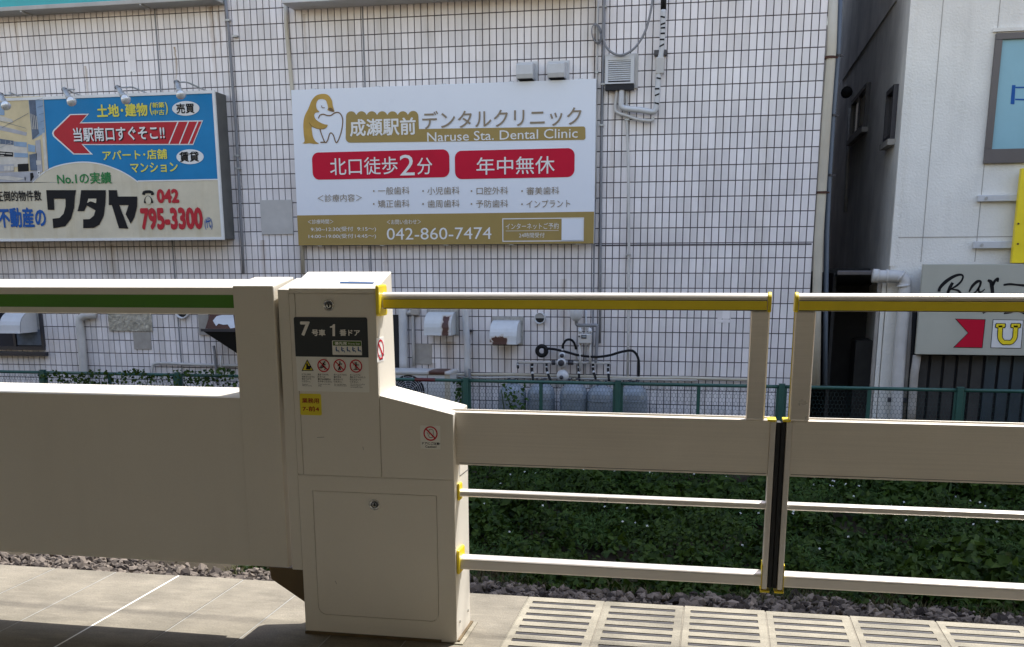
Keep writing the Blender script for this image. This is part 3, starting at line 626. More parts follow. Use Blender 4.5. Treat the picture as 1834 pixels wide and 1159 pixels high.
# ------------------------------------------------------------------ gas cylinders
def cyl_mesh():
    r, H = .183, 1.26; parts = {}
    prof = [(r*.9,0),(r,.02),(r,.93*H-.10),(r*.985,.93*H-.055),(r*.93,.93*H-.015),(r*.80,.93*H+.025),(r*.58,.93*H+.058),(r*.3,.93*H+.075),(.03,.93*H+.08)]
    parts['body'] = (MB().lathe(prof,(0,0,0),36),'cylinder_grey',True)
    parts['weld_band'] = (MB().lathe([(r+.0005,.93*H-.125),(r+.004,.93*H-.122),(r+.004,.93*H-.112),(r+.0005,.93*H-.109)],(0,0,0),36),'cylinder_grey',True)
    parts['foot_ring'] = (MB().lathe([(r*.88,-.03),(r*.88,.01)],(0,0,0),24),'cylinder_grey',True)
    v = MB().lathe([(.02,.93*H+.075),(.02,.93*H+.11),(.03,.93*H+.115),(.03,.93*H+.135),(.012,.93*H+.14)],(0,0,0),12); v.tube([(0,0,.93*H+.10),(.07,-.02,.93*H+.10)],.012,8)
    parts['valve'] = (v,'brass',True)
    col_ = MB()
    for s in (0,2.1,4.2): col_.tube([(.07*math.cos(s+a),.07*math.sin(s+a),.93*H+.13+.0*a) for a in np.linspace(0,1.3,7)],.008,6); col_.tube([(.07*math.cos(s+.6),.07*math.sin(s+.6),.93*H+.06),(.07*math.cos(s+.6),.07*math.sin(s+.6),.93*H+.13)],.007,6)
    parts['collar'] = (col_,'dark_frame',True)
    return parts
cp = cyl_mesh(); proto = None; YC = 13.08
names = ['leftmost of the five, beside the air conditioner pipes','second from the left, under the manifold pipe end','third from the left, below the white regulator disc','fourth from the left, under the gas meter','rightmost of the five, right of the fence post']
ztop = -.16
for i,(xa,xb) in enumerate(((893,943),(946,993),(1004,1052),(1053,1100),(1115,1154))):
    xc = (atY(xa,700,YC).x+atY(xb,700,YC).x)/2; loc = (xc,YC,ztop+.045-1.26*.93-.08+.01*((i*7)%3-1))
    t = thing('gas_cylinder','grey gas cylinder, '+names[i],'gas cylinder',loc,'gas cylinders in a row behind the fence')
    t.rotation_euler.z = .5*i
    for nm,(mb,m,sm) in cp.items():
        if i == 0:
            me = bpy.data.meshes.new(nm); me.from_pydata(mb.v,[],mb.f); bm = bmesh.new(); bm.from_mesh(me); bmesh.ops.recalc_face_normals(bm,faces=bm.faces); bm.to_mesh(me); bm.free(); me.shade_smooth(); me.materials.append(M[m]); cp[nm] = (me,m,sm)
        o = bpy.data.objects.new(nm, cp[nm][0]); link(o, t)
# ------------------------------------------------------------------ manifold, regulator, meter, hoses
def G(x,y,d=.10): return atY(*zg(x,y),YW-d)
t = thing('gas_manifold','horizontal gas pipe with regulators and hoses above the cylinders','gas pipe',G(510,760))
MB().tube([G(40,575),G(400,575),G(1005,582)],.017,10).build('header_pipe','pvc',t,smooth=True)
for (a,b) in ((395,430),(565,620)): MB().tube([G(a,577,.11),G(b,577,.11)],.032,10).build('coupling','dark_frame',t,smooth=True)
c = G(497,578,.16); MB().lathe([(.055,.05),(.062,0),(.062,-.02),(.045,-.03)],c,20,'y').build('regulator','sheet_white',t,smooth=True)
MB().lathe([(.042,-.03),(.042,-.05),(.03,-.055)],c,16,'y').build('regulator_knob','dark_frame',t,smooth=True)
c = G(503,503,.15); MB().lathe([(.045,.04),(.045,-.01)],c,16,'y').build('regulator','sheet_white',t,smooth=True); MB().lathe([(.028,-.01),(.028,-.03)],c,12,'y').build('regulator_knob','dark_frame',t,smooth=True)
MB().tube([G(506,440,.12),G(505,560,.12),G(505,690,.12)],.02,8).build('riser','pvc',t,smooth=True)
q = rect(*zg(488,610),*zg(532,670),YW-.15); MB().box(q[0],q[1],YW-.15,YW-.09,q[2],q[3]).build('valve_block','cement_patch',t,bevel=.006)
c = G(507,715,.16); MB().lathe([(.076,.03),(.082,.01),(.078,-.01),(.046,-.025),(.042,-.03)],c,28,'y').build('large_regulator','sheet_white',t,smooth=True)
c2 = G(495,730,.2); MB().lathe([(.026,.02),(.026,-.015)],c2,12,'y').build('gauge','dark_frame',t,smooth=True)
for (u,v,u2,v2) in ((195,585,202,770),(342,585,385,770),(678,590,682,765),(825,590,852,745),(983,592,990,765),(45,580,45,630)):
    p = spline([G(u,v,.11),G(u+.15*(u2-u)-4,v+.4*(v2-v),.13),G(u2,v2,.22)],6); MB().tube(p,.016,8).build('hose','hose_black',t,smooth=True)
    for k in (3,7): 
        if k < len(p)-1: MB().tube([p[k],p[k+1]],.019,8).build('hose_ferrule','sheet_white',t,smooth=True)
t = thing('loop_hose','short black rubber hose arching over the manifold','hose',G(575,450))
MB().tube(spline([G(508,430),G(515,385),G(545,345),G(585,338),G(620,360),G(640,410),G(645,440)],6),.015,8).build('hose','hose_black',t,smooth=True)
MB().tube([G(645,440),G(650,500),G(655,555)],.012,8).build('fitting','pvc',t,smooth=True)
t = thing('black_hose','thick black hose sagging across the wall from a round bracket','hose',G(850,520))
MB().tube(spline([G(330,430,.12),G(420,438,.12),G(540,465,.13),G(650,495,.13),G(760,512,.13),G(880,517,.13),G(1000,500,.13),G(1100,470,.13),G(1200,452,.12),G(1250,465,.12),G(1288,520,.12),G(1300,600,.12),G(1298,720,.12)],6),.016,10).build('hose','hose_black',t,smooth=True)
c = G(292,455,.12); MB().tube([(c.x+.062*math.cos(s),c.y,c.z+.062*math.sin(s)) for s in np.linspace(0,6.2832,25)],.028,8,False).build('bracket_ring','hose_black',t,smooth=True)
X0,X1,Z0,Z1 = rect(*zg(668,282),*zg(803,380),YW-.2)
t = thing('gas_meter','cream gas meter with small dark display','gas meter',((X0+X1)/2,YW,Z0))
MB().box(X0,X1,YW-.20,YW-.06,Z0,Z1).build('case','patch_board',t,bevel=.012)
q = rect(*zg(702,290),*zg(755,328),YW-.205); MB().box(q[0],q[1],YW-.206,YW-.199,q[2],q[3]).build('display','dark_frame',t); q2 = rect(*zg(710,296),*zg(750,316),YW-.208); MB().box(q2[0],q2[1],YW-.208,YW-.205,q2[2],q2[3]).build('display_glass','cylinder_grey',t)
c = G(679,305,.205); MB().lathe([(.012,.01),(.012,-.003)],c,10,'y').build('button','dark_frame',t)
for u in (690,793):
    MB().tube([G(u,275,.13),G(u-3,215,.13)],.018,8).build('pipe_stub','sheet_white',t,smooth=True); MB().tube([G(u,260,.13),G(u,235,.13)],.028,8).build('nut','sheet_white',t,smooth=True)
MB().tube([G(690,380,.13),G(690,660,.13)],.017,8).build('riser','pvc',t,smooth=True); MB().tube([G(793,380,.13),G(793,590,.13)],.017,8).build('riser','pvc',t,smooth=True)
t = thing('meter_pipe','grey bent pipe joining the white cap to the gas meter','pipe',G(860,600))
MB().tube(spline([G(652,110),G(650,160),G(660,185),G(700,190),G(780,190),G(850,190),G(868,205),G(865,300),G(858,450),G(852,580)],5),.022,8).build('pipe','joint_grey',t,smooth=True)
c = G(650,60,.14); MB().lathe([(.03,-.11),(.075,-.06),(.085,.0),(.085,.09),(.06,.12)],c,16).build('cap','sheet_white',t,smooth=True)
pipe('fence_conduit','pair of thin conduits along the wall just above the fence','' or zg,[(-820,690),(-600,700),(0,700),(400,712),(800,722),(1300,740),(1700,735),(2600,760)],.022,'pvc_beige',.05)
pipe('lower_conduit','thin grey conduit sagging below the cylinder hoses',zg,[(-700,715),(-300,735),(0,728),(600,742),(1300,752),(1900,760)],.013,'pvc',.06)
pipe('white_riser','slim white conduit rising behind the black hose',zg,[(750,30),(752,300),(742,700)],.011,'sheet_white',.03)

# ================================================================== CLINIC SIGN
zs = zm(500,130,3.0567); YS = YW-.13
X0,X1,Z0,Z1 = atY(528,300,YS).x, atY(1065.5,300,YS).x, atY(800,438,YS).z, atY(800,151,YS).z
cs = thing('clinic_sign','large white and gold dental clinic billboard with red pills','sign',((X0+X1)/2,YW,Z0))
MB().box(X0,X1,YS,YS+.05,Z0,Z1).build('panel','sign_white',cs,bevel=.004)
for xx in (X0+.3,(X0+X1)/2,X1-.3): MB().box(xx-.03,xx+.03,YS+.051,YW,Z0+.05,Z1-.05).build('mounting_rail','galv',cs)
for k in range(5):
    for zz in (Z0,Z1): xx = X0+.3+k*(X1-X0-.5)/4; MB().box(xx-.03,xx+.03,YS+.01,YS+.06,zz-.012,zz+.012).build('clip','sheet_white',cs)
Y1, Y2, Y3 = YS-.004, YS-.008, YS-.012
zb = atY(800,382.5,Y1).z
MB().box(X0+.001,X1-.001,Y1,YS-.0005,Z0+.001,zb).build('gold_band','sign_gold',cs)
def C(s,x0,y0,x1,y1,m,bold=0,Y=Y2): return T(cs,s,zs,x0,y0,x1,y1,Y,m,bold)
# badge with scalloped top and the long bar
B = PX(zs,Y1); pts = []
bl = rrect(*[0,1,0,1],.1)
def arc(cx,cy,r,a0,a1,n=8): return [(cx+r*math.cos(math.radians(a0+(a1-a0)*k/n)),cy-r*math.sin(math.radians(a0+(a1-a0)*k/n))) for k in range(n+1)]
out = arc(390,358,26,180,270)+arc(1665,356,12,270,360)+arc(1663,308,13,0,90)+[(765,309)]
nsc = 7; wdt = (762-366)/nsc
for k in range(nsc-1,-1,-1):
    cx_ = 366+wdt*(k+.5); a_ = arc(cx_,240 - (2 if k==nsc-1 else 0),wdt/2,0 if k==nsc-1 else 20,180 if k==0 else 160,7); out += a_
MB().poly([B(*p) for p in out],Y1).build('name_bar','sign_gold',cs,tri=True)
C('成瀬駅前',386,250,748,346,'print_white',.022); C('Naruse Sta. Dental Clinic',810,316,1634,368,'print_white',.004)
C('デンタルクリニック',783,198,1655,300,'sign_taupe',.006)
for (a,b,c_,d) in ((181,429,932,580),(962,421,1617,578)):
    q = rect(*zs(a,b),*zs(c_,d),Y1); MB().poly(rrect(*q,.09,8),Y1).build('red_pill','sign_red',cs,tri=True)
C('北口徒歩',278,464,648,560,'print_white',.004); C('2',660,450,741,563,'print_white',.0); C('分',755,466,838,558,'print_white',.004)
C('年中無休',1080,460,1508,557,'print_white',.004)
C('＜診療内容＞',210,666,453,707,'sign_taupe')
for s,x0,x1,yy in (('・一般歯科',513,713,0),('・小児歯科',783,987,0),('・口腔外科',1048,1253,0),('・審美歯科',1325,1533,0),('・矯正歯科',513,713,1),('・歯周歯科',783,987,1),('・予防歯科',1048,1253,1),('・インプラント',1325,1593,1)):
    C(s,x0,626+71*yy,x1,668+71*yy,'sign_taupe')
C('＜診療時間＞',157,804,297,829,'print_white'); C('9:30~12:30(受付  9:15～)',173,844,530,873,'print_white'); C('14:00~19:00(受付14:45～)',161,883,530,911,'print_white')
C('＜お問い合わせ＞',589,804,776,831,'print_white'); C('042-860-7474',589,849,1162,914,'print_white')
C('インターネットご予約',1240,824,1530,858,'print_white'); C('24時間受付',1313,877,1453,904,'print_white')
q = rect(*zs(1222,796),*zs(1668,925),Y2); lw = .012; mb = MB()
for a_ in ((q[0],q[1],q[2],q[2]+lw),(q[0],q[1],q[3]-lw,q[3]),(q[0],q[0]+lw,q[2]+lw,q[3]-lw),(q[1]-lw,q[1],q[2]+lw,q[3]-lw)): mb.poly([(a_[0],a_[2]),(a_[1],a_[2]),(a_[1],a_[3]),(a_[0],a_[3])],Y2)
b_ = rect(*zs(1240,865),*zs(1530,867),Y2); mb.poly([(b_[0],b_[2]),(b_[1],b_[2]),(b_[1],b_[3]),(b_[0],b_[3])],Y2); mb.build('frame_line','print_white',cs)
b_ = rect(*zs(1546,800),*zs(1664,921),Y2); MB().poly([(b_[0],b_[2]),(b_[1],b_[2]),(b_[1],b_[3]),(b_[0],b_[3])],Y2).build('blank_square','sign_white',cs)
# emblem: gold bird leaning on an outlined tooth
ze = zm(530,150,7.6417); E1, E2, E3 = PX(ze,Y1), PX(ze,Y2), PX(ze,Y3)
def sp2(pts, n=5): return [(p.x,p.y) for p in spline([Vector((a,b,0)) for a,b in pts],n)]
body = sp2([(85,815),(118,790),(108,700),(100,560),(120,440),(170,340),(215,230),(280,160),(370,138),(440,155),(490,220),(505,300),(520,350),(525,385),(470,375),(430,360),(440,330),(425,270),(405,225),(350,208),(300,225),(275,290),(290,350),(320,385),(265,400),(250,440),(275,490),(330,530),(390,555),(435,565),(410,605),(350,620),(280,610),(220,590),(220,650),(235,730),(270,790),(315,818),(250,825),(190,815),(130,822)],4)
MB().poly([E1(*p) for p in body],Y1).build('emblem_bird','sign_ocher',cs,tri=True)
MB().poly([E2(*p) for p in sp2([(440,345),(460,330),(490,335),(522,383),(470,375),(440,345)],4)][:-1],Y2).build('emblem_beak','sign_brown',cs,tri=True)
k = abs(E2(100,0)[0]-E2(0,0)[0])/100
mb = MB(); mb.stroke([E2(*p) for p in sp2([(350,298),(355,320),(372,330),(393,326)])],9*k,Y2)
mb.stroke([E2(*p) for p in sp2([(180,530),(215,580),(280,612),(350,620),(405,608)])],6*k,Y2)
mb.build('emblem_line','sign_brown',cs)
mb = MB(); mb.stroke([E1(*p) for p in sp2([(308,475),(330,430),(375,418),(430,435),(480,432),(530,400),(575,392),(615,420),(640,490),(632,600),(605,710),(565,800),(540,790),(515,710),(485,675),(460,690),(435,770),(410,805),(385,780),(350,690),(328,620)],6)],14*k,Y1-.001)
mb.stroke([E1(*p) for p in ((335,803),(395,800))],16*k,Y1-.001); mb.build('emblem_tooth','sign_brown',cs)

# ================================================================== ESTATE SIGN
YE = YW-.32; zA = zm(0,0,3.511); zB = zm(0,250,3.511)
X1 = (atY(385,175,YE).x+atY(402,425,YE).x)/2; X0 = -11.2; Z0 = atY(200,431,YE).z; Z1 = atY(200,169,YE).z
es = thing('estate_sign','weathered blue and beige estate agent sign with red arrow','sign',(-8.6,YW,Z0))
MB().box(X0,X1-.001,YE+.02,YW-.001,Z0+.01,Z1-.01).build('casing','sign_side',es,bevel=.006)
mb = MB(); fw = .035
for a_ in ((X0,X1,Z0,Z0+fw),(X0,X1,Z1-fw,Z1),(X1-fw,X1,Z0+fw,Z1-fw)): mb.box(a_[0],a_[1],YE-.012,YE+.02,a_[2],a_[3])
mb.build('frame','re_white',es)
L0,L1,L2,L3,L4 = YE-.001, YE-.004, YE-.007, YE-.010, YE-.013
zmid = PX(zA,L0)(1100,1137)[1]
MB().box(X0,X1-fw,YE-.002,YE+.02,Z0+fw,zmid+.01).build('beige_face','re_beige',es)
xb = PX(zA,L0)(286,870)[0]
MB().box(xb,X1-fw,YE-.002,YE+.02,zmid+.011,Z1-fw).build('blue_face','re_blue',es)
# arch
A1 = PX(zA,L1); pts = sp2([(205,1146),(260,1095),(330,1055),(420,1030),(530,1020),(640,1034),(740,1068),(810,1105),(868,1146)],6)
MB().poly([A1(*p) for p in pts],L1).build('arch','re_beige',es,tri=True)
mb = MB(); mb.stroke([PX(zA,L2)(*p) for p in pts[:]],.016,L2); p0 = PX(zA,L2)(868,1139); mb.stroke([p0,(X1-fw,p0[1])],.016,L2); mb.build('white_line','re_white',es)
A2, A3 = PX(zA,L1), PX(zA,L2)
arrow = [(328,838),(334,820),(440,718),(560,715),(512,770),(1277,757),(1215,912),(525,912),(585,972),(462,972),(334,858)]
cx_, cy_ = 800, 840
MB().poly([A2(*p) for p in arrow],L1-.001).build('arrow_outline','re_white',es,tri=True)
inner = [(337,838),(342,824),(444,724),(546,722),(500,776),(1268,764),(1211,905),(512,906),(566,965),(466,965),(342,854)]
MB().poly([A3(*p) for p in inner],L2).build('arrow','re_red',es,tri=True)
mb = MB()
for (a,b) in ((1120,1062),(1185,1128),(1245,1185)): mb.stroke([PX(zA,L3)(a,764),PX(zA,L3)(b,906)],.016,L3)
mb.build('arrow_stripe','re_white',es)
def S(s,z,x0,y0,x1,y1,m,bold=.02,Y=L3): return T(es,s,z,x0,y0,x1,y1,Y,m,bold)
S('土地･建物',zA,608,652,928,735,'re_yellow',.03); S('(',zA,941,645,957,725,'re_yellow',.02); S(')',zA,1040,642,1055,722,'re_yellow',.02)
S('新築',zA,958,643,1033,678,'re_yellow',.02); S('中古',zA,960,690,1034,724,'re_yellow',.02)
for (cx_,cy_,s,tx) in ((1168,682,'売買',(1108,650,1222,714)),(1195,986,'賃貸',(1128,953,1250,1018))):
    c = A3(cx_,cy_); e = A3(cx_+83,cy_-49); MB().disc(c,e[0]-c[0],e[1]-c[1],L2).build('oval','re_white',es); S(s,zA,*tx,'print_black',.025)
S('当駅南口すぐそこ!!',zA,466,801,1041,891,'print_black',.02,L3); S('当駅南口すぐそこ!!',zA,460,795,1035,885,'re_white',.02,L4)
S('アパート･店舗',zA,645,942,1050,1005,'re_yellow',.02); S('マンション',zA,820,1022,1118,1084,'re_yellow',.02)
S('No.1の実績',zB,358,206,700,280,'re_green',.02); S('圧倒的物件数',zB,-28,321,260,388,'print_black',.02); S('不動産の',zB,-14,426,288,555,'re_textblue',.035)
S('042',zB,985,310,1125,400,'re_red',.05); S('795-3300',zB,884,427,1275,567,'re_red',.05); S('(代)',zB,1286,488,1335,567,'re_textblue',.02)
# heavy katakana drawn as blocks
K = PX(zB,L3)
for poly in ([(290,318),(478,318),(470,360),(466,430),(445,500),(410,545),(335,558),(330,498),(375,492),(400,465),(412,420),(412,372),(338,372),(342,442),(300,442)],
             [(510,318),(665,318),(663,400),(652,480),(625,535),(590,555),(523,557),(523,502),(565,500),(590,478),(600,445),(545,415),(530,450),(487,450),(500,400)],
             [(683,318),(735,318),(740,358),(863,358),(862,420),(845,490),(822,530),(790,470),(808,412),(750,412),(806,560),(748,558),(703,412),(684,412),(684,370)]):
    MB().poly([K(*p) for p in poly],L3).build('lettering','print_black',es,tri=True)
MB().poly([PX(zB,L4)(*p) for p in ((556,372),(606,372),(604,400),(570,388),(548,398))],L4).build('lettering_gap','re_beige',es,tri=True)
mb = MB(); mb.poly([K(*p) for p in sp2([(905,400),(908,375),(922,355),(938,355),(955,372),(964,398)],3)],L3); mb.poly([K(*p) for p in sp2([(893,345),(900,325),(930,318),(960,325),(968,345),(950,350),(946,338),(915,338),(911,350)],2)],L3)
mb.build('phone_symbol','print_black',es,tri=True); c = PX(zB,L4)(932,382); MB().disc(c,.042,.055,L4,14).build('phone_dial','re_beige',es)
# printed street photograph at the left
zp = zm(0,170,6.8167)
def Q(name,pts,m,Y): MB().poly([PX(zp,Y)(*p) for p in pts],Y).build(name,m,es,tri=True)
q = PX(zp,L0)(-200,1065)
Q('photo_print',[(-400,20),(530,20),(590,900),(470,1000),(400,1062),(-400,1070)],'ph_wall',L1-.0005)
Q('photo_print',[(345,35),(525,30),(550,460),(395,550)],'ph_blue',L2); Q('photo_print',[(350,38),(430,38),(455,380),(480,470),(395,545)],'ph_slate',L3)
for k in range(4): Q('photo_print',[(375+k*22,230+k*10),(383+k*22,230+k*10),(398+k*22,420),(390+k*22,420)],'ph_light',L4)
Q('photo_print',[(-400,240),(0,255),(150,300),(160,340),(0,315),(-400,290)],'ph_light',L2); Q('photo_print',[(-400,360),(0,375),(330,460),(320,500),(0,430),(-400,420)],'ph_grey',L2)
Q('photo_print',[(-400,520),(330,580),(345,860),(-400,960)],'ph_light',L2)
Q('photo_print',[(-400,500),(0,535),(165,560),(165,612),(0,598),(-400,590)],'ph_slate',L3); Q('photo_print',[(170,568),(325,580),(325,640),(172,625)],'ph_blue',L3)
Q('photo_print',[(-400,680),(0,690),(160,702),(160,755),(0,750),(-400,745)],'print_black',L3); Q('photo_print',[(172,705),(340,715),(345,765),(175,760)],'ph_blue',L3)
Q('photo_print',[(-400,850),(40,850),(170,845),(170,935),(-400,950)],'ph_grey',L3); Q('photo_print',[(215,845),(345,838),(350,930),(220,938)],'print_black',L3)
Q('photo_print',[(-400,960),(350,935),(470,925),(470,1000),(400,1062),(-400,1068)],'ph_grey',L2-.0005); Q('photo_print',[(-300,1000),(100,990),(300,1020),(200,1050)],'ph_light',L3)
Q('photo_print',[(430,560),(490,545),(520,940),(460,960)],'ph_grey',L3); Q('photo_print',[(515,465),(545,460),(585,900),(545,940)],'ph_light',L3); Q('photo_print',[(355,730),(450,710),(455,925),(370,925)],'ph_slate',L3)
Q('photo_print',[(-200,55),(50,100),(55,250),(-200,240)],'ph_blue',L2)
for k in range(5): Q('photo_print',[(-60+k*62,545+k*6),(-56+k*62,545+k*6),(-56+k*62,600+k*6),(-60+k*62,600+k*6)],'ph_grey',L4)
for k in range(3): Q('photo_print',[(48+k*42,868),(84+k*42,866),(84+k*42,922),(48+k*42,926)],'ph_light',L4)
Q('photo_print',[(0,318),(320,405),(320,409),(0,323)],'ph_slate',L4); Q('photo_print',[(20,400),(345,222),(346,227),(20,405)],'ph_slate',L4); Q('photo_print',[(0,640),(150,575),(151,579),(0,646)],'ph_grey',L4)
Q('photo_print',[(0,705),(62,708),(62,720),(0,718)],'ph_light',L4); Q('photo_print',[(70,712),(150,718),(150,728),(70,722)],'ph_light',L4); Q('photo_print',[(0,735),(50,736),(50,744),(0,744)],'ph_light',L4)
Q('photo_print',[(180,345),(330,420),(300,440),(180,380)],'ph_wall',L3); Q('photo_print',[(340,600),(430,620),(430,700),(345,690)],'ph_blue',L3); Q('photo_print',[(440,800),(500,800),(505,850),(445,855)],'ph_light',L4)
Q('photo_print',[(300,1000),(310,1000),(312,1045),(302,1045)],'print_black',L4); Q('photo_print',[(368,955),(400,950),(412,1000),(380,1052),(370,1050)],'print_black',L4); Q('photo_print',[(455,935),(490,925),(488,975),(460,975)],'re_white',L4); Q('photo_print',[(465,945),(480,940),(478,960),(467,960)],'print_black',L4-.002)
for k in range(5): Q('photo_print',[(440+k*18,60+k*90),(520+k*7,40+k*90),(520+k*7,44+k*90),(440+k*18,64+k*90)],'ph_slate',L4)
# spot lamps on arms over the sign
zl = zm(80,130,5.394)
lamp_names = ('leftmost, cut by the picture edge','second from left, above the arrow tip','second from right, above the yellow writing','rightmost, above the white oval')
for i,(hx,hy,tx,ty,ex,ey) in enumerate(((-425,215,-370,330,-200,255),(190,165,265,290,360,195),(705,145,790,270,990,172),(1275,95,1320,225,1570,155))):
    Yl = YE-.28; h = atY(*zl(hx,hy),Yl); e = atY(*zl(tx,ty),Yl-.10); a_ = Vector((atY(*zl(ex,ey),YE+.05).x, YE+.05, Z1)); d = (e-h).normalized()
    t = thing('spot_lamp','small silver spot lamp over the estate sign, '+lamp_names[i],'lamp',a_,'spot lamps above the estate sign')
    MB().tube(spline([a_,a_+Vector((-.12,-.12,.06)),h+Vector((.08,.1,.015)),h],5),.010,8).build('arm','galv',t,smooth=True)
    L = (e-h).length; MB().tube([h-d*.02,h+d*L*.25,h+d*L*.62,h+d*L*.70],[.026,.034,.040,.046],14).build('housing','galv',t,smooth=True)
    MB().tube([h+d*L*.70,h+d*L*.82,h+d*L*.98,h+d*L*1.08],[.040,.054,.064,.042],16).build('bulb','lamp_glass',t,smooth=True)
    MB().lathe([(.022,-.03),(.022,.03)],h,10,'x').build('joint','dark_frame',t,smooth=True)

# ================================================================== WHITE BUILDING
z4, z5, z6 = zm(1440,0,2.898), zm(1440,380,2.898), zm(1480,480,3.997)
XB = 2.06; YB = 13.5
wb = thing('white_building','tall white stucco building at the right with a dark stained side wall','building',(5,YB,-1.2))
MB().box(XB,9,YB,YB+11,-1.2,15).build('front_wall','stucco',wb)
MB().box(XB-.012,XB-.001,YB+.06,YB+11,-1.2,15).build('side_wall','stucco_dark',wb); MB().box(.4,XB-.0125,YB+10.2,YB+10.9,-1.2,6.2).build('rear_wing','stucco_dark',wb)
MB().box(XB-.013,XB+.06,YB-.012,YB+.0595,1.35,15).build('corner_strip','stucco',wb)
for px in (700,990):                     # vertical joints in the stucco
    xx = atY(*z4(px-20,500),YB).x; MB().box(xx-.004,xx+.004,YB-.003,YB,1.4,15).build('wall_joint','cement_patch',wb)
zz = atY(*z5(700,130),YB).z; MB().box(XB+.0605,9,YB-.003,YB,zz-.005,zz+.005).build('wall_joint','cement_patch',wb)
# window
a = [atY(*z4(*p),YB-.02) for p in ((990,175),(935,850))]; x0 = (a[0].x+a[1].x)/2; zt, zb_ = a[0].z, a[1].z
wdw = MB(); fr = .075
wdw.box(x0,x0+1.8,YB-.05,YB-.001,zb_,zb_+.16).box(x0,x0+1.8,YB-.05,YB-.001,zt-.07,zt).box(x0,x0+fr,YB-.05,YB-.001,zb_+.16,zt-.07).box(x0+1.8-fr,x0+1.8,YB-.05,YB-.001,zb_+.16,zt-.07)
wo = wdw.build('window','window_frame',wb,bevel=.004)
MB().box(x0+fr,x0+1.8-fr,YB-.022,YB-.012,zb_+.16,zt-.07).build('pane','window_teal',wo)
MB().box(x0-.03,x0+1.85,YB-.03,YB-.001,zt+.02,zt+.06).build('window_head','stucco',wo)
Wp = PX(z4,YB-.025); mb = MB()
mb.poly([Wp(*p) for p in ((1080,442),(1098,442),(1092,542),(1072,540))],YB-.025).poly([Wp(*p) for p in ((1098,450),(1170,450),(1170,458),(1098,458))],YB-.025).poly([Wp(*p) for p in ((1096,512),(1170,514),(1170,522),(1096,520))],YB-.025)
mb.build('window_lettering','re_textblue',wo)
# side windows
for (pts,n_) in ((((262,520),(343,435),(330,655),(248,735)),2),(((447,475),(490,440),(468,720),(430,750)),1)):
    q = [atX(*z4(*p),XB-.02) for p in pts]; y0 = (q[1].y+q[2].y)/2; y1 = (q[0].y+q[3].y)/2; zt = (q[0].z+q[1].z)/2; zb_ = (q[2].z+q[3].z)/2
    mb = MB(); ff = .06
    mb.box(XB-.07,XB-.013,y0,y1,zb_,zb_+ff).box(XB-.07,XB-.013,y0,y1,zt-ff,zt).box(XB-.07,XB-.013,y0,y0+ff,zb_+ff,zt-ff).box(XB-.07,XB-.013,y1-ff,y1,zb_+ff,zt-ff)
    if n_ == 2: mb.box(XB-.06,XB-.013,(y0+y1)/2-.04,(y0+y1)/2+.04,zb_+ff,zt-ff)
    o = mb.build('window','dark_frame',wb); MB().box(XB-.03,XB-.0125,y0+ff,y1-ff,zb_+ff,zt-ff).build('pane','glass_dark',o)
    if n_ == 2: MB().box(XB-.034,XB-.031,y0+ff+.05,(y0+y1)/2-.06,zb_+ff+.05,zt-ff-.05).build('blind','re_beige',o)
    MB().box(XB-.10,XB-.013,y0-.04,y1+.04,zb_-.07,zb_-.002).build('sill','cement_patch',o)
c = atX(*z4(222,478),XB-.1); MB().lathe([(.09,-.02),(.09,.08),(.05,.1)],c,12,'y').build('side_vent','black_matte',wb,smooth=True)
p = [atX(*z4(*q),XB-.04) for q in ((238,565),(228,800),(215,1100))]; MB().tube(p,.03,8).build('side_pipe','cement_patch',wb,smooth=True)
MB().tube([(XB-.02,atX(*z4(480,0),XB-.02).y,atX(*z4(480,0),XB-.02).z),atX(*z4(200,418),XB-.02)],.008,5).build('side_cable','patch_board',wb)
# brackets and the yellow board
for k,(pa,pb,z_) in enumerate((((903,1012),(1105,1045),z4),((880,152),(1080,188),z5))):
    q = rect(*z_(*pa),*z_(*pb),YB-.06)
    t = thing('sign_bracket','white steel bracket behind the yellow board, %s' % ('upper one under the window','lower one above the bar sign')[k],'bracket',(q[0],YB,q[2]),'white brackets on the stucco wall')
    MB().box(q[0],q[1]+.6,YB-.07,YB-.001,q[2],q[3]).build('bar','sheet_white',t,bevel=.006); MB().lathe([(.018,.01),(.018,-.008)],(q[0]+.09,YB-.075,(q[2]+q[3])/2),10,'y').build('bolt','galv',t)
q = [atY(*z4(1118,875),YB-.12), atY(*z5(1080,265),YB-.12)]
t = thing('yellow_board','plain yellow sign board at the right edge of the picture','sign',(q[0].x+.4,YB,q[1].z)); xx = (q[0].x+q[1].x)/2
MB().box(xx,xx+1.1,YB-.16,YB-.071,q[1].z,q[0].z).build('board','yellow_dull',t,bevel=.005)
for (u,v) in ((1113,60),(1110,165)): c = atY(*z5(u,v),YB-.165); MB().lathe([(.012,.01),(.012,-.003)],c,8,'y').build('screw','rust',t)
# bar sign
YR = YB-.26; a = [atY(*z6(*p),YR) for p in ((690,0),(640,618),(1415,632))]; x0 = (a[0].x+a[1].x)/2; zt = atY(*z5(800,270),YR).z; zb_ = a[1].z
bs = thing('bar_sign','pale grey bar sign board with brush lettering and signal flags','sign',(x0+.6,YB,zb_))
MB().box(x0,x0+2.6,YR,YR+.08,zb_,zt).build('board','bar_board',bs,bevel=.005); MB().box(x0+.05,x0+2.5,YR+.081,YB-.001,zb_+.05,zt-.05).build('backing','dark_frame',bs)
r1, r2_, r3 = YR-.003, YR-.006, YR-.009; Bq = PX(z6,r1); k = abs(Bq(100,100)[0]-Bq(0,100)[0])/100
def brush(pts, wds): mb = MB(); s = sp2(pts,5); n = len(s); ws = np.interp(np.linspace(0,1,n),np.linspace(0,1,len(wds)),wds); mb.stroke([Bq(*p) for p in s],[x_*k for x_ in ws],r1); mb.build('brush_stroke','print_black',bs)
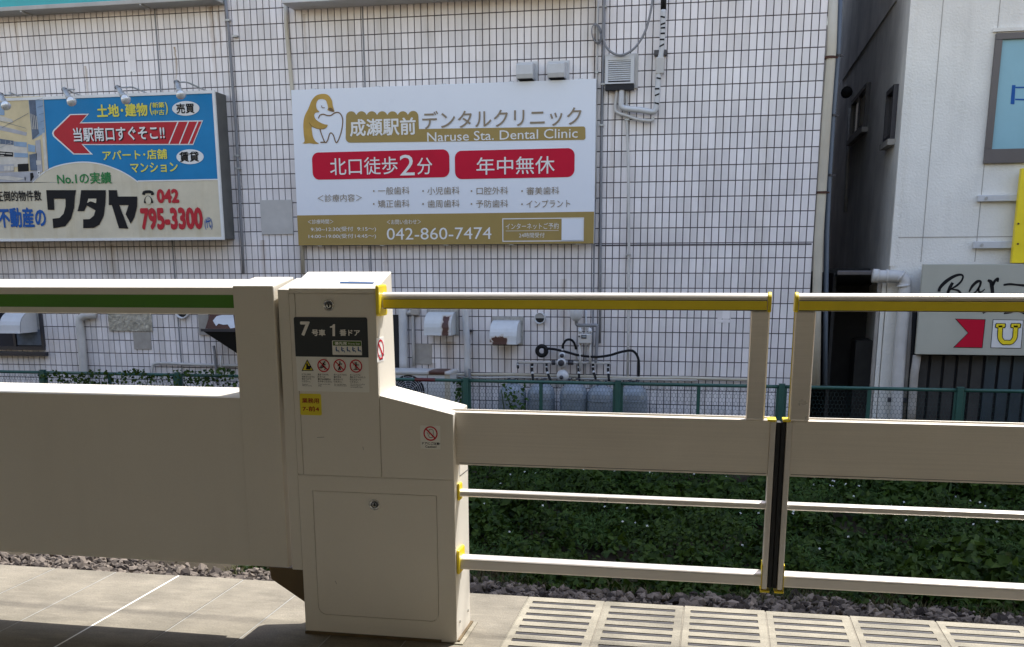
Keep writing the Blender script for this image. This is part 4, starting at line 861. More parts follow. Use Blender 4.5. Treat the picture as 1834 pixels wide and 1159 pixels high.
brush([(806,170),(815,140),(855,98),(910,62),(955,48),(978,58),(968,92),(935,125),(895,150),(865,172)],[20,22,26,22,16,12,14,16,10,8])
brush([(905,105),(885,140),(862,200)],[20,24,16]); brush([(895,152),(940,160),(960,185),(935,215),(890,225)],[8,14,16,14,6])
brush([(1022,172),(1045,130),(1080,98),(1104,98),(1098,130),(1075,165),(1050,185)],[10,20,22,16,16,12,8]); brush([(1090,140),(1092,168),(1112,170),(1135,150)],[14,14,10,6])
brush([(1155,88),(1178,100),(1186,140),(1190,180)],[14,26,26,22]); brush([(1192,125),(1205,95),(1228,76),(1226,100)],[16,20,18,12])
brush([(1268,122),(1310,116),(1360,120),(1420,126)],[14,16,14,18])
brush([(1190,255),(1165,295),(1118,320)],[10,18,20]); brush([(1350,300),(1320,316),(1270,326)],[20,18,10]); brush([(1375,312),(1400,316),(1420,326)],[8,14,18]); brush([(1300,250),(1290,285)],[16,12])
flag = [(920,363),(1140,367),(1118,573),(907,570),(1013,465)]
MB().poly([Bq(*p) for p in flag],r1).build('flag_outline','print_black',bs,tri=True); MB().poly([PX(z6,r2_)(*p) for p in ((931,367),(1135,371),(1114,569),(917,566),(1018,465))],r2_).build('red_flag','sign_red',bs,tri=True)
MB().poly([Bq(*p) for p in ((1192,368),(1412,372),(1395,577),(1175,573))],r1).build('flag_outline','print_black',bs); MB().poly([PX(z6,r2_)(*p) for p in ((1196,372),(1408,376),(1391,573),(1179,569))],r2_).build('white_flag','re_white',bs)
for (wd,m,Y_,dx) in ((38,'print_black',r3,0),(27,'yellow_dull',r3-.003,0)):
    u = PX(z6,Y_); mb = MB(); mb.stroke([u(*p) for p in sp2([(1247,412),(1243,480),(1248,510),(1268,532),(1290,533),(1322,532),(1345,508),(1352,480),(1356,412)],5)],wd*k,Y_)
    for (cx_,w_) in ((1247,56),(1356,56)): c = u(cx_,412); mb.poly(rrect(c[0]-(w_+(wd-38)*.9)/2*k*1.3,c[0]+(w_+(wd-38)*.9)/2*k*1.3,c[1]-(wd*.5)*k,c[1]+(wd*.45)*k,.25*wd*k),Y_)
    mb.build('letter_u',m,bs)
# shutters under the bar sign
t = thing('dark_shutter','dark upright slatted shutter below the bar sign','shutter',(x0+1.2,YB,-1.2))
MB().box(x0+.02,x0+2.6,YB-.06,YB-.001,-1.19,zb_+.05).build('backing','dark_void',t)
k_ = 0; xx = x0+.06
while xx < x0+2.3: MB().box(xx,xx+.125,YB-.10,YB-.061,-1.18,zb_-.02).build('slat','louvre' if xx > x0+.75 else 'shed_dark',t,bevel=.006); xx += .158
# posts, shed and drain in the alley mouth
t = thing('alley_shed','low dark shed with a metal eave in the gap between buildings','shed',(1.7,YB+.4,-1.2))
zr_ = atY(*z5(250,318),YB+.3).z; xa = atY(*z5(172,318),YB+.3).x
MB().prism([(YB+.15,zr_-.01),(YB+4,zr_-.45),(YB+4,zr_-.42),(YB+.15,zr_+.03)],'x',xa,XB-.015).build('roof','shed_dark',t)
MB().box(xa-.02,XB-.02,YB+.10,YB+.16,zr_-.02,zr_+.035).build('gutter','window_frame',t,bevel=.01)
MB().box(xa+.02,XB-.02,YB+1.6,YB+1.65,-1.2,zr_+.05).build('back_panel','shed_dark',t); MB().box(xa-.02,xa+.02,YB+.5,YB+4,-1.2,zr_).build('side_panel','shed_dark',t)
q = rect(*z6(200,520),*z6(325,840),YB+.8); MB().box(q[0],q[1],YB+.8,YB+1.3,-1.2,q[3]).build('cabinet','shed_dark',t,bevel=.01)
for (u0,u1,m) in ((325,350,'cement_patch'),(352,385,'stucco'),(386,398,'cement_patch')):
    a = atY(*z6(u0,700),YB+.05); b = atY(*z6(u1,700),YB+.05); MB().box(a.x,b.x-.004,YB+.02,YB+.10,-1.2,zr_-.04).build('post',m,t,bevel=.004)
a = atY(*z6(395,700),YB-.02).x; b = atY(*z6(455,700),YB-.02).x
MB().box(a,XB-.0005,YB-.02,YB+.2,-1.2,zr_-.02).box(XB-.0005,b+.05,YB-.02,YB-.001,-1.2,zr_-.02).build('stucco_pier','stucco',t)
t = thing('elbow_drain','thick white drain pipe with an elbow beside the bar sign','pipe',atY(*z6(500,1080),YB-.2))
pp = spline([atY(*z6(*p),YB-.13) for p in ((345,58),(400,60),(480,60),(530,66),(558,90),(562,130),(555,300),(535,500),(515,760),(498,1080),(490,1300))],5)
MB().tube(pp,.075,14).build('pipe','pvc',t,smooth=True)
for (u,v,u2,v2) in ((330,55,372,58),(425,60,440,60),(555,118,556,135),(520,58,535,68)): MB().tube([atY(*z6(u,v),YB-.13),atY(*z6(u2,v2),YB-.13)],.083,14).build('socket','pvc',t,smooth=True)
q = atY(*z6(505,945),YB-.13); MB().tube([(q.x-.11,q.y,q.z),(q.x+.11,q.y,q.z)],.03,6).build('clamp','dark_frame',t)
pipe('grey_stack','flat grey pipe strip between the drain and the bar sign',z6,[(590,310),(580,600),(560,860),(545,1100)],.045,'cement_patch',.05)
pipe('black_gap_strip','black strip painted in for the dark gap left of the bar sign board',z6,[(632,310),(615,600),(592,860),(575,1100)],.03,'black_matte',.06)  # black tube whose colour stands in for the shaded gap beside the board
pipe('sign_post','grey post under the left corner of the bar sign',z6,[(650,625),(630,760),(612,1000),(605,1150)],.05,'cement_patch',.16)

# ================================================================== FENCE
YF = 12.6; FT = -.052
fe = thing('green_fence','dark green wire mesh fence along the foot of the buildings','fence',(-3,YF,-1.2))
posts = [atY(x_,700,YF).x for x_ in (80,320,578,835,1107,1400,1720)]; posts = [posts[0]-2.02]+posts+[posts[-1]+2.0]
def hexnet(W,H):
    a, hgt, r = .043, .063, .0016; V_, F_ = [], []
    def seg(p,q):
        d = Vector((q[0]-p[0],0,q[1]-p[1])); d.normalize(); nx, nz = -d.z, d.x; b = len(V_)
        for e in (p,q):
            V_.append((e[0]+nx*r,0.0,e[1]+nz*r)); V_.append((e[0]-nx*r,0.0,e[1]-nz*r)); V_.append((e[0],-2*r,e[1]))
        F_.extend([(b,b+3,b+4,b+1),(b+1,b+4,b+5,b+2),(b+2,b+5,b+3,b)])
    rows_ = int(H/(hgt*.75)); cols_ = int(W/a)
    for j in range(rows_):
        for i in range(cols_):
            x_ = i*a+(a/2 if j%2 else 0); z_ = -j*hgt*.75
            if x_+a > W: continue
            seg((x_,z_),(x_+a/2,z_+hgt*.25)); seg((x_+a/2,z_+hgt*.25),(x_+a,z_)); seg((x_,z_),(x_,z_-hgt*.5))
    me = bpy.data.meshes.new('wire_mesh'); me.from_pydata(V_,[],F_); me.materials.append(M['fence_wire']); return me
net = hexnet(1.95,1.06)
rr_ = bpy.data.meshes.new('rail')
for i,xp in enumerate(posts):
    MB().box(xp-.036,xp+.036,YF-.03,YF+.03,-1.2,FT+.028).build('post','fence_green',fe,bevel=.008)
    MB().box(xp-.04,xp+.04,YF-.034,YF+.034,FT+.0285,FT+.036).build('post_cap','fence_green',fe,bevel=.003)
    if i+1 < len(posts):
        xq = posts[i+1]; w_ = xq-xp-.076
        MB().tube([(xp+.037,YF,FT),(xq-.037,YF,FT)],.021,10).build('top_rail','fence_green',fe,smooth=True)
        MB().tube([(xp+.037,YF,-1.12),(xq-.037,YF,-1.12)],.018,8).build('bottom_rail','fence_green',fe,smooth=True)
        xm = (xp+xq)/2; MB().box(xm-.022,xm+.022,YF-.012,YF+.012,-1.1,FT-.018).build('stile','fence_green',fe,bevel=.003)
        for xs in (xp+.05,xq-.05): MB().box(xs-.012,xs+.012,YF-.012,YF+.012,-1.1,FT-.018).build('stile','fence_green',fe)
        o = bpy.data.objects.new('wire_mesh', net); o.location = (xp+.038-WL[fe].x, .016, FT-.02-WL[fe].z); o.scale = (w_/1.95,1,1); link(o, fe)
q = [atY(*zr(u,780),YF-.03) for u in (288,490)]; MB().tube([(q[0].x,YF,FT),(q[1].x,YF,FT)],.024,10).build('red_wrap','maroon',fe,smooth=True)

# ================================================================== PLANTS
def leaves(name, pos, nrm, size, m, shape='heart', parent=None, **kw):
    """pos (n,3), nrm (n,3) leaf facing, size (n); folded leaf of four triangles"""
    n = len(pos)
    if shape == 'heart': base = np.array([[0,0,0],[-.42,.28,.10],[0,.95,-.10],[.42,.28,.10],[-.30,-.12,.06],[.30,-.12,.06],[0,.42,0]])
    else: base = np.array([[0,-.1,0],[-.13,.35,.04],[0,1.3,-.22],[.13,.35,.04],[-.06,.0,.01],[.06,.0,.01],[0,.5,.03]])
    tri = np.array([[0,6,1],[6,2,1],[0,3,6],[6,3,2],[0,1,4],[0,5,3]])
    z = nrm/np.linalg.norm(nrm,axis=1,keepdims=True); a = RNG.normal(size=(n,3)); x = np.cross(a,z); x /= np.linalg.norm(x,axis=1,keepdims=True); y = np.cross(z,x)
    V = base[None,:,0,None]*x[:,None,:]+base[None,:,1,None]*y[:,None,:]+base[None,:,2,None]*z[:,None,:]
    V = V*size[:,None,None]+pos[:,None,:]
    Fc = (tri[None]+(np.arange(n)*len(base))[:,None,None]).reshape(-1,3)
    V = V.reshape(-1,3)
    if parent is not None: V = V-np.array(WL[parent])
    o = scatter(name, V, Fc, m, **kw)
    if parent is not None: o.parent = parent; WL[o] = WL[parent].copy()
    return o
def hfield(x, y):
    return .19+.13*np.sin(x*1.7+y*.9)*np.sin(y*2.3-x*.6)+.09*np.sin(x*5.1+1.3)*np.sin(y*4.3)+.07*np.sin(x*9+y*7)
N = 92000; x = RNG.uniform(-3.9,4.4,N); y = 7.62+(RNG.random(N)**1.0)*4.9; patch = np.sin(x*1.3+2)*np.sin(y*1.9+.5*x)+.5*np.sin(x*3.7-y*2.2)
gap = (np.sin(x*2.9+.4)*np.sin(y*2.1+x)+.6*np.sin(x*6.3+y*3.1) > .7)
keep = ~gap | (RNG.random(N) < .12)
x, y, patch = x[keep], y[keep], patch[keep]; N = len(x)
h = np.clip(hfield(x,y),.04,.5)*np.clip((y-7.5)/.5,.25,1); dep = RNG.random(N)**2.2
pos = np.stack([x,y,-1.2+h*(1-.75*dep)],-1)
nr = RNG.normal(size=(N,3))*.6+np.array([0,-.55,.75])
leaves('ground_cover', pos, nr, RNG.uniform(.03,.075,N)*np.where(patch>.45,1.6,np.where(patch<-.3,.62,1.05)), 'leaf', label='dense dark green heart leaved ground cover with white flowers below the fence', cat='ground cover', kind='stuff')
N = 24000; cx_ = RNG.uniform(-3.6,4.2,60); cy_ = RNG.uniform(7.8,12.4,60); ii = RNG.integers(0,60,N)
x = cx_[ii]+RNG.normal(size=N)*.16; y = cy_[ii]+RNG.normal(size=N)*.2; h = np.clip(hfield(x,y),.04,.5)
leaves('fern_clumps', np.stack([x,y,-1.2+h*np.clip((y-7.4)/.6,.2,1)*(RNG.uniform(.6,1.3,N))],-1), RNG.normal(size=(N,3))*.7+np.array([0,-.4,.8]), RNG.uniform(.018,.06,N), 'leaf_light', 'lance', label='lighter green feathery weeds mixed into the dark ground cover', cat='weeds', kind='stuff')
# white four-petalled flowers
N = 170; x = RNG.uniform(-3.5,4.2,N); y = 8.3+4.2*RNG.random(N)**.6; h = np.clip(hfield(x,y),.04,.5)+.04
pos = np.repeat(np.stack([x,y,-1.2+h],-1),4,0); ang = np.tile(np.arange(4)*math.pi/2,N)+np.repeat(RNG.uniform(0,1.5,N),4)
b = np.array([[0,0,0],[-.006,.009,.002],[0,.019,-.002],[.006,.009,.002]]); tl = np.repeat(RNG.normal(size=(N,2))*.35,4,0)
ca, sa = np.cos(ang)[:,None], np.sin(ang)[:,None]; lx = b[None,:,0]*ca-b[None,:,1]*sa; ly = b[None,:,0]*sa+b[None,:,1]*ca
V = np.stack([lx, ly*np.cos(.7), b[None,:,2]+ly*np.sin(.7)+lx*tl[:,:1]],-1)*.72+pos[:,None,:]
Fc = (np.array([[0,1,2],[0,2,3]])[None]+(np.arange(4*N)*4)[:,None,None]).reshape(-1,3)
scatter('flowers', V.reshape(-1,3), Fc, 'petal', label='tiny white four petalled flowers scattered over the ground cover', cat='flowers', kind='stuff')
# dry grass fringe next to the ballast
N = 9000; x = RNG.uniform(-4,4.4,N); y = RNG.uniform(7.5,8.05,N); L_ = RNG.uniform(.05,.16,N); an = RNG.uniform(0,6.28,N); ln = RNG.uniform(.2,.9,N)
p0 = np.stack([x,y,np.full(N,-1.17)],-1); d = np.stack([np.cos(an)*ln,np.sin(an)*ln,np.ones(N)],-1); d /= np.linalg.norm(d,axis=1,keepdims=True)
sd = np.stack([-np.sin(an),np.cos(an),np.zeros(N)],-1)*.0035
V = np.stack([p0-sd,p0+sd,p0+d*L_[:,None]*.6+sd*.7,p0+d*L_[:,None]*.6-sd*.7,p0+d*L_[:,None]*np.array([1.15,1.15,.8])],1)
Fc = (np.array([[0,1,2],[0,2,3],[3,2,4]])[None]+(np.arange(N)*5)[:,None,None]).reshape(-1,3)
scatter('dry_grass', V.reshape(-1,3), Fc, 'dry_grass', label='fringe of short dry grass along the dark ballast', cat='grass', kind='stuff')
# taller weeds
weeds = [(872,930,9.6,.55,'tall weed with drooping leaves close to the cabinet'),(932,940,9.6,.60,'tall weed with a tufted light green top'),(1062,925,10.0,.55,'tall weed with drooping greyish leaves in mid bed'),(1255,965,9.2,.34,'low bushy weed left of the door seam'),(1600,900,9.8,.40,'upright weed standing behind the right door leaf'),(1150,985,8.9,.30,'broad leaved weed near the lower rail'),(1010,880,10.6,.40,'slender weed rising under the door panel'),(1320,890,10.2,.36,'slender weed just left of the black door seam'),(1480,960,9.3,.42,'bushy weed just right of the black door seam'),(1720,985,9.0,.32,'low weed near the right picture edge'),(1690,890,10.4,.46,'tall weed below the right door panel')]
for (px,py,Y_,H_,lb) in weeds:
    g = atY(px,py,Y_); t = thing('weed','dark green '+lb,'plant',(g.x,Y_,-1.2),'weeds in the ground cover')
    H_ = H_; mb = MB(); P_, N_ = [], []
    for s in range(4):
        tx, ty = random.uniform(-.12,.12), random.uniform(-.1,.1); st = [(g.x+tx*.3,Y_+ty*.3,-1.2),(g.x+tx*.8,Y_+ty*.8,-1.2+H_*.55),(g.x+tx*1.3,Y_+ty*1.3,-1.2+H_*random.uniform(.85,1.1))]
        mb.tube(spline(st,4),.005,5)
        for k in range(26):
            f_ = random.uniform(.3,1); a_ = Vector(st[0]).lerp(Vector(st[2]),f_); th_ = random.uniform(0,6.28); rr = random.uniform(.01,.05)
            P_.append((a_.x+rr*math.cos(th_),a_.y+rr*math.sin(th_),a_.z)); N_.append((math.cos(th_)*.8,math.sin(th_)*.8-.2,.7))
    mb.build('stem','leaf',t,smooth=True)
    o = leaves('leaves', np.array(P_), np.array(N_), RNG.uniform(.06,.11,len(P_)), 'leaf', 'lance', parent=t)
# vines on the fence
def vine(label, x0, x1, hgt, n, yoff=-.06, top=FT+.05):
    X0_ = atY(x0,680,YF).x; X1_ = atY(x1,680,YF).x; t = thing('vine',label,'plant',((X0_+X1_)/2,YF+yoff,-1.2),'vines on the green fence')
    mb = MB()
    for s in range(max(2,int((X1_-X0_)*3))):
        xs = random.uniform(X0_,X1_); mb.tube(spline([(xs,YF+yoff,-1.2),(xs+random.uniform(-.15,.15),YF+yoff,-.6),(xs+random.uniform(-.3,.3),YF+yoff,top-random.uniform(0,.1))],5),.006,5)
    mb.build('stem','leaf',t,smooth=True)
    x = RNG.uniform(X0_,X1_,n); c_ = np.array([.5+.5*math.sin(v*7.1)*math.sin(v*3.3+1) for v in x]); z = top+.02-hgt*(RNG.random(n)**1.3)+.10*(c_-.4)
    pos = np.stack([x,YF+yoff+RNG.normal(size=n)*.05,z],-1); leaves('leaves', pos, RNG.normal(size=(n,3))*.7+np.array([0,-1,.5]), RNG.uniform(.025,.06,n), 'leaf_light' if n < 100 else 'leaf', 'heart', parent=t)
vine('dense leafy vine over the fence left of the white drain pipe',78,230,.40,420,top=FT-.01)
vine('leafy vine spilling over the fence below the dented metal sheet',232,310,.45,230,top=FT+.01)
vine('dark leafy vine clump on the fence below the round vent',318,425,.55,480,top=FT+.03)
vine('thin climbing shoots on the fence beside the air conditioner',812,832,.5,80,.05,FT-.05); vine('thin climbing shoots in front of the leftmost gas cylinder',905,945,.35,70,-.05,FT-.06)

# ================================================================== PLATFORM SCREEN, CABINET, DOORS
GY = 3.485
ps = thing('platform_screen','low ivory platform screen with green stripe and open window','platform screen',(-3,3.56,.257))
XL, XR_ = -5.2, -1.7135
MB().prism([(GY,1.207),(3.66,1.207),(3.66,1.330),(GY,1.303)],'x',XL,XR_).build('top_beam','ivory',ps,bevel=.004)
MB().box(XL,XR_-.002,GY-.0015,GY+.01,1.230,1.2765).build('stripe','green_stripe',ps)
MB().prism([(GY,.257),(3.535,.257),(3.535,.6),(3.66,.62),(3.66,.921),(GY,.904)],'x',XL,XR_).build('lower_panel','ivory',ps,bevel=.004)
MB().box(-1.725,XR_+.001,GY+.02,3.655,.90,1.2069).build('jamb','ivory',ps)
cv = MB().prism([(GY-.010,.262),(3.52,.262),(3.52,.9),(3.665,.93),(3.665,1.338),(GY-.010,1.309)],'x',-1.713,-1.557).build('end_cover','ivory_cover',ps,bevel=.004)
MB().prism([(-1.648,.252),(-1.509,.252),(-1.509,.120),(-1.642,.205)],'y',3.50,3.655).build('support_arm','brown_steel',ps,bevel=.003)
for xx in (-4.4,-4.6): MB().box(xx,xx+.12,3.52,3.62,0,.3).build('leg','ivory',ps)

cb = thing('door_cabinet','tall ivory platform door cabinet with car number plate and stickers','cabinet',(-1.2,3.59,0))
XA, XM, XE = -1.503, -1.178, -.906
fr_ = [(XA,0),(XE,0),(XE,.862),(XM,.9235),(XM,1.299),(XA,1.299)]; bk = [(XA,0,3.705),(XE,0,3.705),(XE,.868,3.70),(XM,.936,3.685),(XM,1.357,3.67),(XA,1.357,3.67)]
mb = MB().add([(p[0],GY+.006,p[1]) for p in fr_]+[(p[0],p[2],p[1]) for p in bk],[tuple(range(6)),tuple(range(11,5,-1))]+[(i,(i+1)%6,(i+1)%6+6,i+6) for i in range(6)])
mb.build('body','ivory',cb,bevel=.003)
def fplate(name,x0,x1,z0,z1,y=GY,m='ivory',b=.0015): return MB().box(x0,x1,y,GY+.007,z0,z1).build(name,m,cb,bevel=b)
fplate('top_strip',XA,XM,1.284,1.3005); fplate('side_strip',XA,-1.4815,.6245,1.2815)
ud = fplate('upper_door',-1.4795,XM-.001,.6245,1.2815)
MB().prism([(XM+.0015,.6245),(XE,.6245),(XE,.863),(XM+.0015,.9245)],'y',GY,GY+.007).build('sloped_cover','ivory',cb,bevel=.0015)
# lower front with an inset door
D = (atY(566.5,1000,GY).x, atY(783.5,1000,GY).x, .083, .563); g_ = .0022
def ringplate(name, outer, inner, y0, y1, m):
    n = len(inner); mb = MB(); mb.add([(p[0],y0,p[1]) for p in outer]+[(p[0],y0,p[1]) for p in inner]+[(p[0],y1,p[1]) for p in inner],[(i,(i+1)%n,(i+1)%n+n,i+n) for i in range(n)]+[(i+n,(i+1)%n+n,(i+1)%n+2*n,i+2*n) for i in range(n)]); return mb.build(name,m,cb)
inn = rrect(D[0]-g_,D[1]+g_,D[2]-g_,D[3]+g_,.001,6,(.034,.034,.001,.001)); outr = rrect(XA,XE,.012,.6215,.0005,6)
ringplate('lower_front',outr,inn,GY,GY+.0062,'ivory')
MB().prism(rrect(D[0],D[1],D[2],D[3],.001,6,(.033,.033,.001,.001)),'y',GY-.0005,GY+.0062).build('lower_door','ivory',cb)
MB().box(XA-.002,XE-.06,GY-.004,GY+.02,.0,.011).build('base_trim','brown_steel',cb); MB().box(XE-.01,XE+.010,GY+.01,3.715,.0,.010).build('base_seal','brown_steel',cb)
MB().box(XE-.012,XE+.026,GY-.01,3.725,.0,.004).build('base_mortar','concrete_slot',cb)
nc = MB().prism([(GY,.253),(3.52,.253),(3.52,.9),(3.665,.93),(3.665,1.334),(GY,1.296)],'x',-1.546,XA-.0005).build('narrow_cover','ivory',cb,bevel=.003)
for (px,py,par) in ((589,547,ud),(671,904,cb)):
    c = atY(px,py,GY); o = MB().lathe([(.0205,.004),(.0205,-.004),(.018,-.006),(.0165,-.004),(.015,-.003)],(c.x,GY,c.z),28,'y').build('lock','chrome',par,smooth=True)
    MB().ring((c.x,c.z),.0125,.0085,GY-.0045,20).build('lock_groove','dark_frame',par) if par is cb else MB().ring((c.x,c.z),.0125,.0085,GY-.0045,20).build('lock_groove','dark_frame',ud)
    MB().box(c.x-.003,c.x+.003,GY-.0048,GY-.0042,c.z-.006,c.z+.006).build('key_slot','black_matte',par)
for (a_,b_) in (((568,783.5),(580.5,783.0)),((600,1040),(603,1046)),((650,800),(651,806))):
    p_, q_ = atY(*a_,GY-.0004), atY(*b_,GY-.0004); MB().stroke([(p_.x,p_.z),(q_.x,q_.z)],.0012,GY-.0008).build('scratch','seam',cb)
# the car number plate (a part of the cabinet) and what is printed on it
zc = zm(420,470,3.9955); P1, P2, P3 = GY-.002, GY-.003, GY-.004
def quadpoly(x0,y0,x1,y1,Y,r=0,rs=None): q = rect(*zc(x0,y0),*zc(x1,y1),Y); return rrect(*q,r or .0005,5,rs)
q = rect(*zc(440,392),*zc(957,925),GY); zsplit = atY(*zc(700,677),GY).z
pl = MB().prism(rrect(q[0],q[1],q[2],zsplit,.004,4,(.005,.005,.0005,.0005)),'y',GY-.0015,GY).build('notice_plate','sticker_white',cb)
MB().prism(rrect(q[0]-.001,q[1]+.001,zsplit+.0002,q[3],.006,4,(.0005,.0005,.007,.007)),'y',GY-.0018,GY).build('number_plate','sticker_dark',cb)
def CT(s,x0,y0,x1,y1,m,bold=0,par=pl): return T(par,s,zc,x0,y0,x1,y1,P2,m,bold)
CT('7',471,423,541,526,'sticker_white',.035); CT('号車',553,479,650,527,'sticker_white',.03); MB().poly([PX(zm(520,560,7.727),P2)(*p) for p in ((548,208),(549,190),(575,185),(594,160),(618,160),(619,325),(583,325),(582,208))],P2).build('lettering','sticker_white',pl,tri=True); CT('番ドア',752,480,898,527,'sticker_white',.03)
MB().poly(quadpoly(700,560,911,663,P2,.003),P2).build('seat_notice','sticker_white',pl); MB().poly(quadpoly(704,564,907,597,P3),P3).build('seat_notice_band','print_green',pl)
T(pl,'優先席',zc,716,568,804,591,GY-.0048,'sticker_white',.02); T(pl,'Priority Seat',zc,815,575,896,593,GY-.0048,'sticker_white')
U = PX(zc,P3); kk = abs(U(100,600)[0]-U(0,600)[0])/100; mb = MB()
for i in range(5):
    bx = 722+i*39.5; mb.disc(U(bx+6,608),4.5*kk,4.5*kk,P3,10); mb.stroke([U(*p) for p in ((bx+5,614),(bx+7,628),(bx+10,634),(bx+22,632),(bx+27,644))],[8*kk,9*kk,8*kk,6*kk,5*kk],P3)
    if i in (1,3): mb.stroke([U(*p) for p in ((bx+8,620),(bx+22,616))],4*kk,P3)
mb.build('seat_figure','print_blue',pl)
# warning triangle and three prohibition rings
MB().poly([PX(zc,P2)(*p) for p in ((520,694),(567,776),(480,776))],P2).build('triangle_border','print_black',pl); MB().poly([U(*p) for p in ((520,705),(558,771),(489,771))],P3).build('warning_triangle','sticker_yellow',pl)
Y4 = GY-.0048; U4 = PX(zc,Y4); MB().poly([U4(*p) for p in ((512,725),(522,722),(528,740),(548,742),(542,766),(510,766),(515,745))],Y4).build('hand_symbol','print_black',pl,tri=True)
for i,(cx_,cy_) in enumerate(((637,739),(752,740),(869,742))):
    c = U(cx_,cy_); r_ = 43*kk; mb = MB(); mb.ring(c,r_,r_*.83,P3); mb.stroke([(c[0]-r_*.62,c[1]+r_*.62),(c[0]+r_*.62,c[1]-r_*.62)],.16*r_,Y4); mb.build('prohibition_ring','print_red',pl)
    f = MB(); fig = [[((0,-22),(-4,-2),(-2,8)),((-4,-2),(-22,6)),((-2,8),(14,18),(8,30)),((-2,8),(-16,16),(-30,14)),((-3,-14),(14,-8))],[((0,-18),(0,6)),((0,6),(-8,30)),((0,6),(6,30)),((-2,-14),(-12,2)),((2,-14),(18,-12))],[((4,-30),(2,28)),((-4,-28),(-6,28)),((-20,-8),(22,-8)),((-18,24),(20,24))]][i]
    for st in fig: f.stroke([U(cx_+a,cy_+b) for a,b in st],7*kk if i < 2 else 4*kk,P3)
    if i < 2: f.disc(U(cx_+(8 if i==0 else 2),cy_-26),5.5*kk,5.5*kk,P3,10)
    f.build('figure_symbol','print_black',pl)
lines = ((482,('ドアに手を','挟まないように','気をつけて','ください。'),(64,92,68,60)),(597,('閉まりかけた','ドアへの','駆け込み乗車は','おやめください。'),(76,52,90,100)),(710,('ホームドアから','顔や手を','出さないで','ください。'),(92,52,66,60)),(826,('ホームドアに','物を立てかけたり','もたれないで','ください。'),(76,110,80,60)))
for x0,ls,ws in lines:
    for j,s in enumerate(ls): CT(s,x0,795+j*16.5+(x0-482)*.012,x0+ws[j],808+j*16.5+(x0-482)*.012,'print_black',.01)
for x0,ls in ((485,('Caution:','Watch closing')),(600,('Keep to the safe','area')),(714,('Do not lean over','the platform gate')),(830,('Do not lean or place','objects against','the platform gate'))):
    for j,s in enumerate(ls): CT(s,x0,868+j*11,x0+len(s)*5.2,877+j*11,'print_black')
ys_ = MB().prism(quadpoly(470,940,622,1093,GY,.006),'y',GY-.0015,GY).build('staff_sticker','sticker_yellow',cb)
T(ys_,'業務用',zc,483,971,605,1008,P1,'print_darkred',.02); T(ys_,'7-前4',zc,487,1030,605,1066,P1,'print_darkred',.02)
zh2 = zm(740,740,8.275)
q = rect(*zh2(108,185),*zh2(402,530),GY); cs2 = MB().prism(rrect(*q,.003),'y',GY-.0015,GY).build('caution_sticker','sticker_white',cb)
H2 = PX(zh2,P1); kh = abs(H2(100,300)[0]-H2(0,300)[0])/100
c = H2(257,303); mb = MB(); mb.ring(c,105*kh,86*kh,P1); mb.stroke([(c[0]-66*kh,c[1]+66*kh),(c[0]+66*kh,c[1]-66*kh)],20*kh,P2); mb.build('prohibition_ring','print_red',cs2)
MB().poly([H2(*p) for p in ((200,285),(218,290),(238,318),(230,250),(245,238),(262,232),(285,240),(300,262),(302,320),(290,360),(265,370),(240,362),(222,330))],P1).build('hand_outline','print_black',cs2,tri=True)
MB().poly([PX(zh2,GY-.0024)(*p) for p in ((208,291),(220,298),(242,330),(238,252),(262,240),(285,248),(294,266),(296,318),(285,352),(263,362),(244,354),(228,328))],GY-.0024).build('hand_symbol','sticker_white',cs2,tri=True)
T(cs2,'ドアにご注意!',zh2,132,430,398,470,P1,'print_black',.03); T(cs2,'Caution!',zh2,180,480,345,515,P1,'print_black',.02)
# sticker on the sunlit side
XS = XM+.0012; sv = [atX(*zm(600,480,5.2667)(*p),XS) for p in ((393,655),(462,655),(466,880),(396,885))]
y0, y1, z0, z1_ = (sv[0].y+sv[3].y)/2, (sv[1].y+sv[2].y)/2, (sv[2].z+sv[3].z)/2, (sv[0].z+sv[1].z)/2
ss = MB().box(XM-.001,XS,y0,y1,z0,z1_).build('side_sticker','print_white',cb); mb = MB(); c_ = ((y0+y1)/2,z1_-(y1-y0)*.52); R_ = (y1-y0)*.44
n = 28; vv = []
for k in range(n): a_ = 2*math.pi*k/n; vv += [(XS+.0008,c_[0]+R_*math.cos(a_),c_[1]+R_*math.sin(a_)),(XS+.0008,c_[0]+R_*.8*math.cos(a_),c_[1]+R_*.8*math.sin(a_))]
mb.add(vv,[(2*k,2*((k+1)%n),2*((k+1)%n)+1,2*k+1) for k in range(n)]); d_ = R_*.62; e_ = R_*.09
mb.add([(XS+.0012,c_[0]-d_-e_,c_[1]+d_-e_),(XS+.0012,c_[0]-d_+e_,c_[1]+d_+e_),(XS+.0012,c_[0]+d_+e_,c_[1]-d_+e_),(XS+.0012,c_[0]+d_-e_,c_[1]-d_-e_)],[(0,1,2,3)]); mb.build('prohibition_ring','print_red',ss)
def side_text(s, za, zb_, ya, yb, m):
    me = text_mesh(s,.02).copy(); co = np.empty(len(me.vertices)*3); me.vertices.foreach_get('co',co); co = co.reshape(-1,3); lo, hi = co.min(0), co.max(0); off = WL[ss]; o_ = np.zeros_like(co)
    o_[:,0] = XS+.0008-off.x+co[:,2]*.001; o_[:,1] = ya+(co[:,0]-lo[0])/(hi[0]-lo[0])*(yb-ya)-off.y; o_[:,2] = za+(co[:,1]-lo[1])/(hi[1]-lo[1])*(zb_-za)-off.z
    me.vertices.foreach_set('co',o_.ravel()); me.materials.clear(); me.materials.append(M[m]); link(bpy.data.objects.new('lettering',me),ss,off.copy())
hS = z1_-z0; side_text('ドアにご注意!',z0+hS*.20,z0+hS*.30,y0+.004,y1-.004,'print_black'); side_text('Caution!',z0+hS*.06,z0+hS*.14,y0+.018,y1-.018,'print_black')
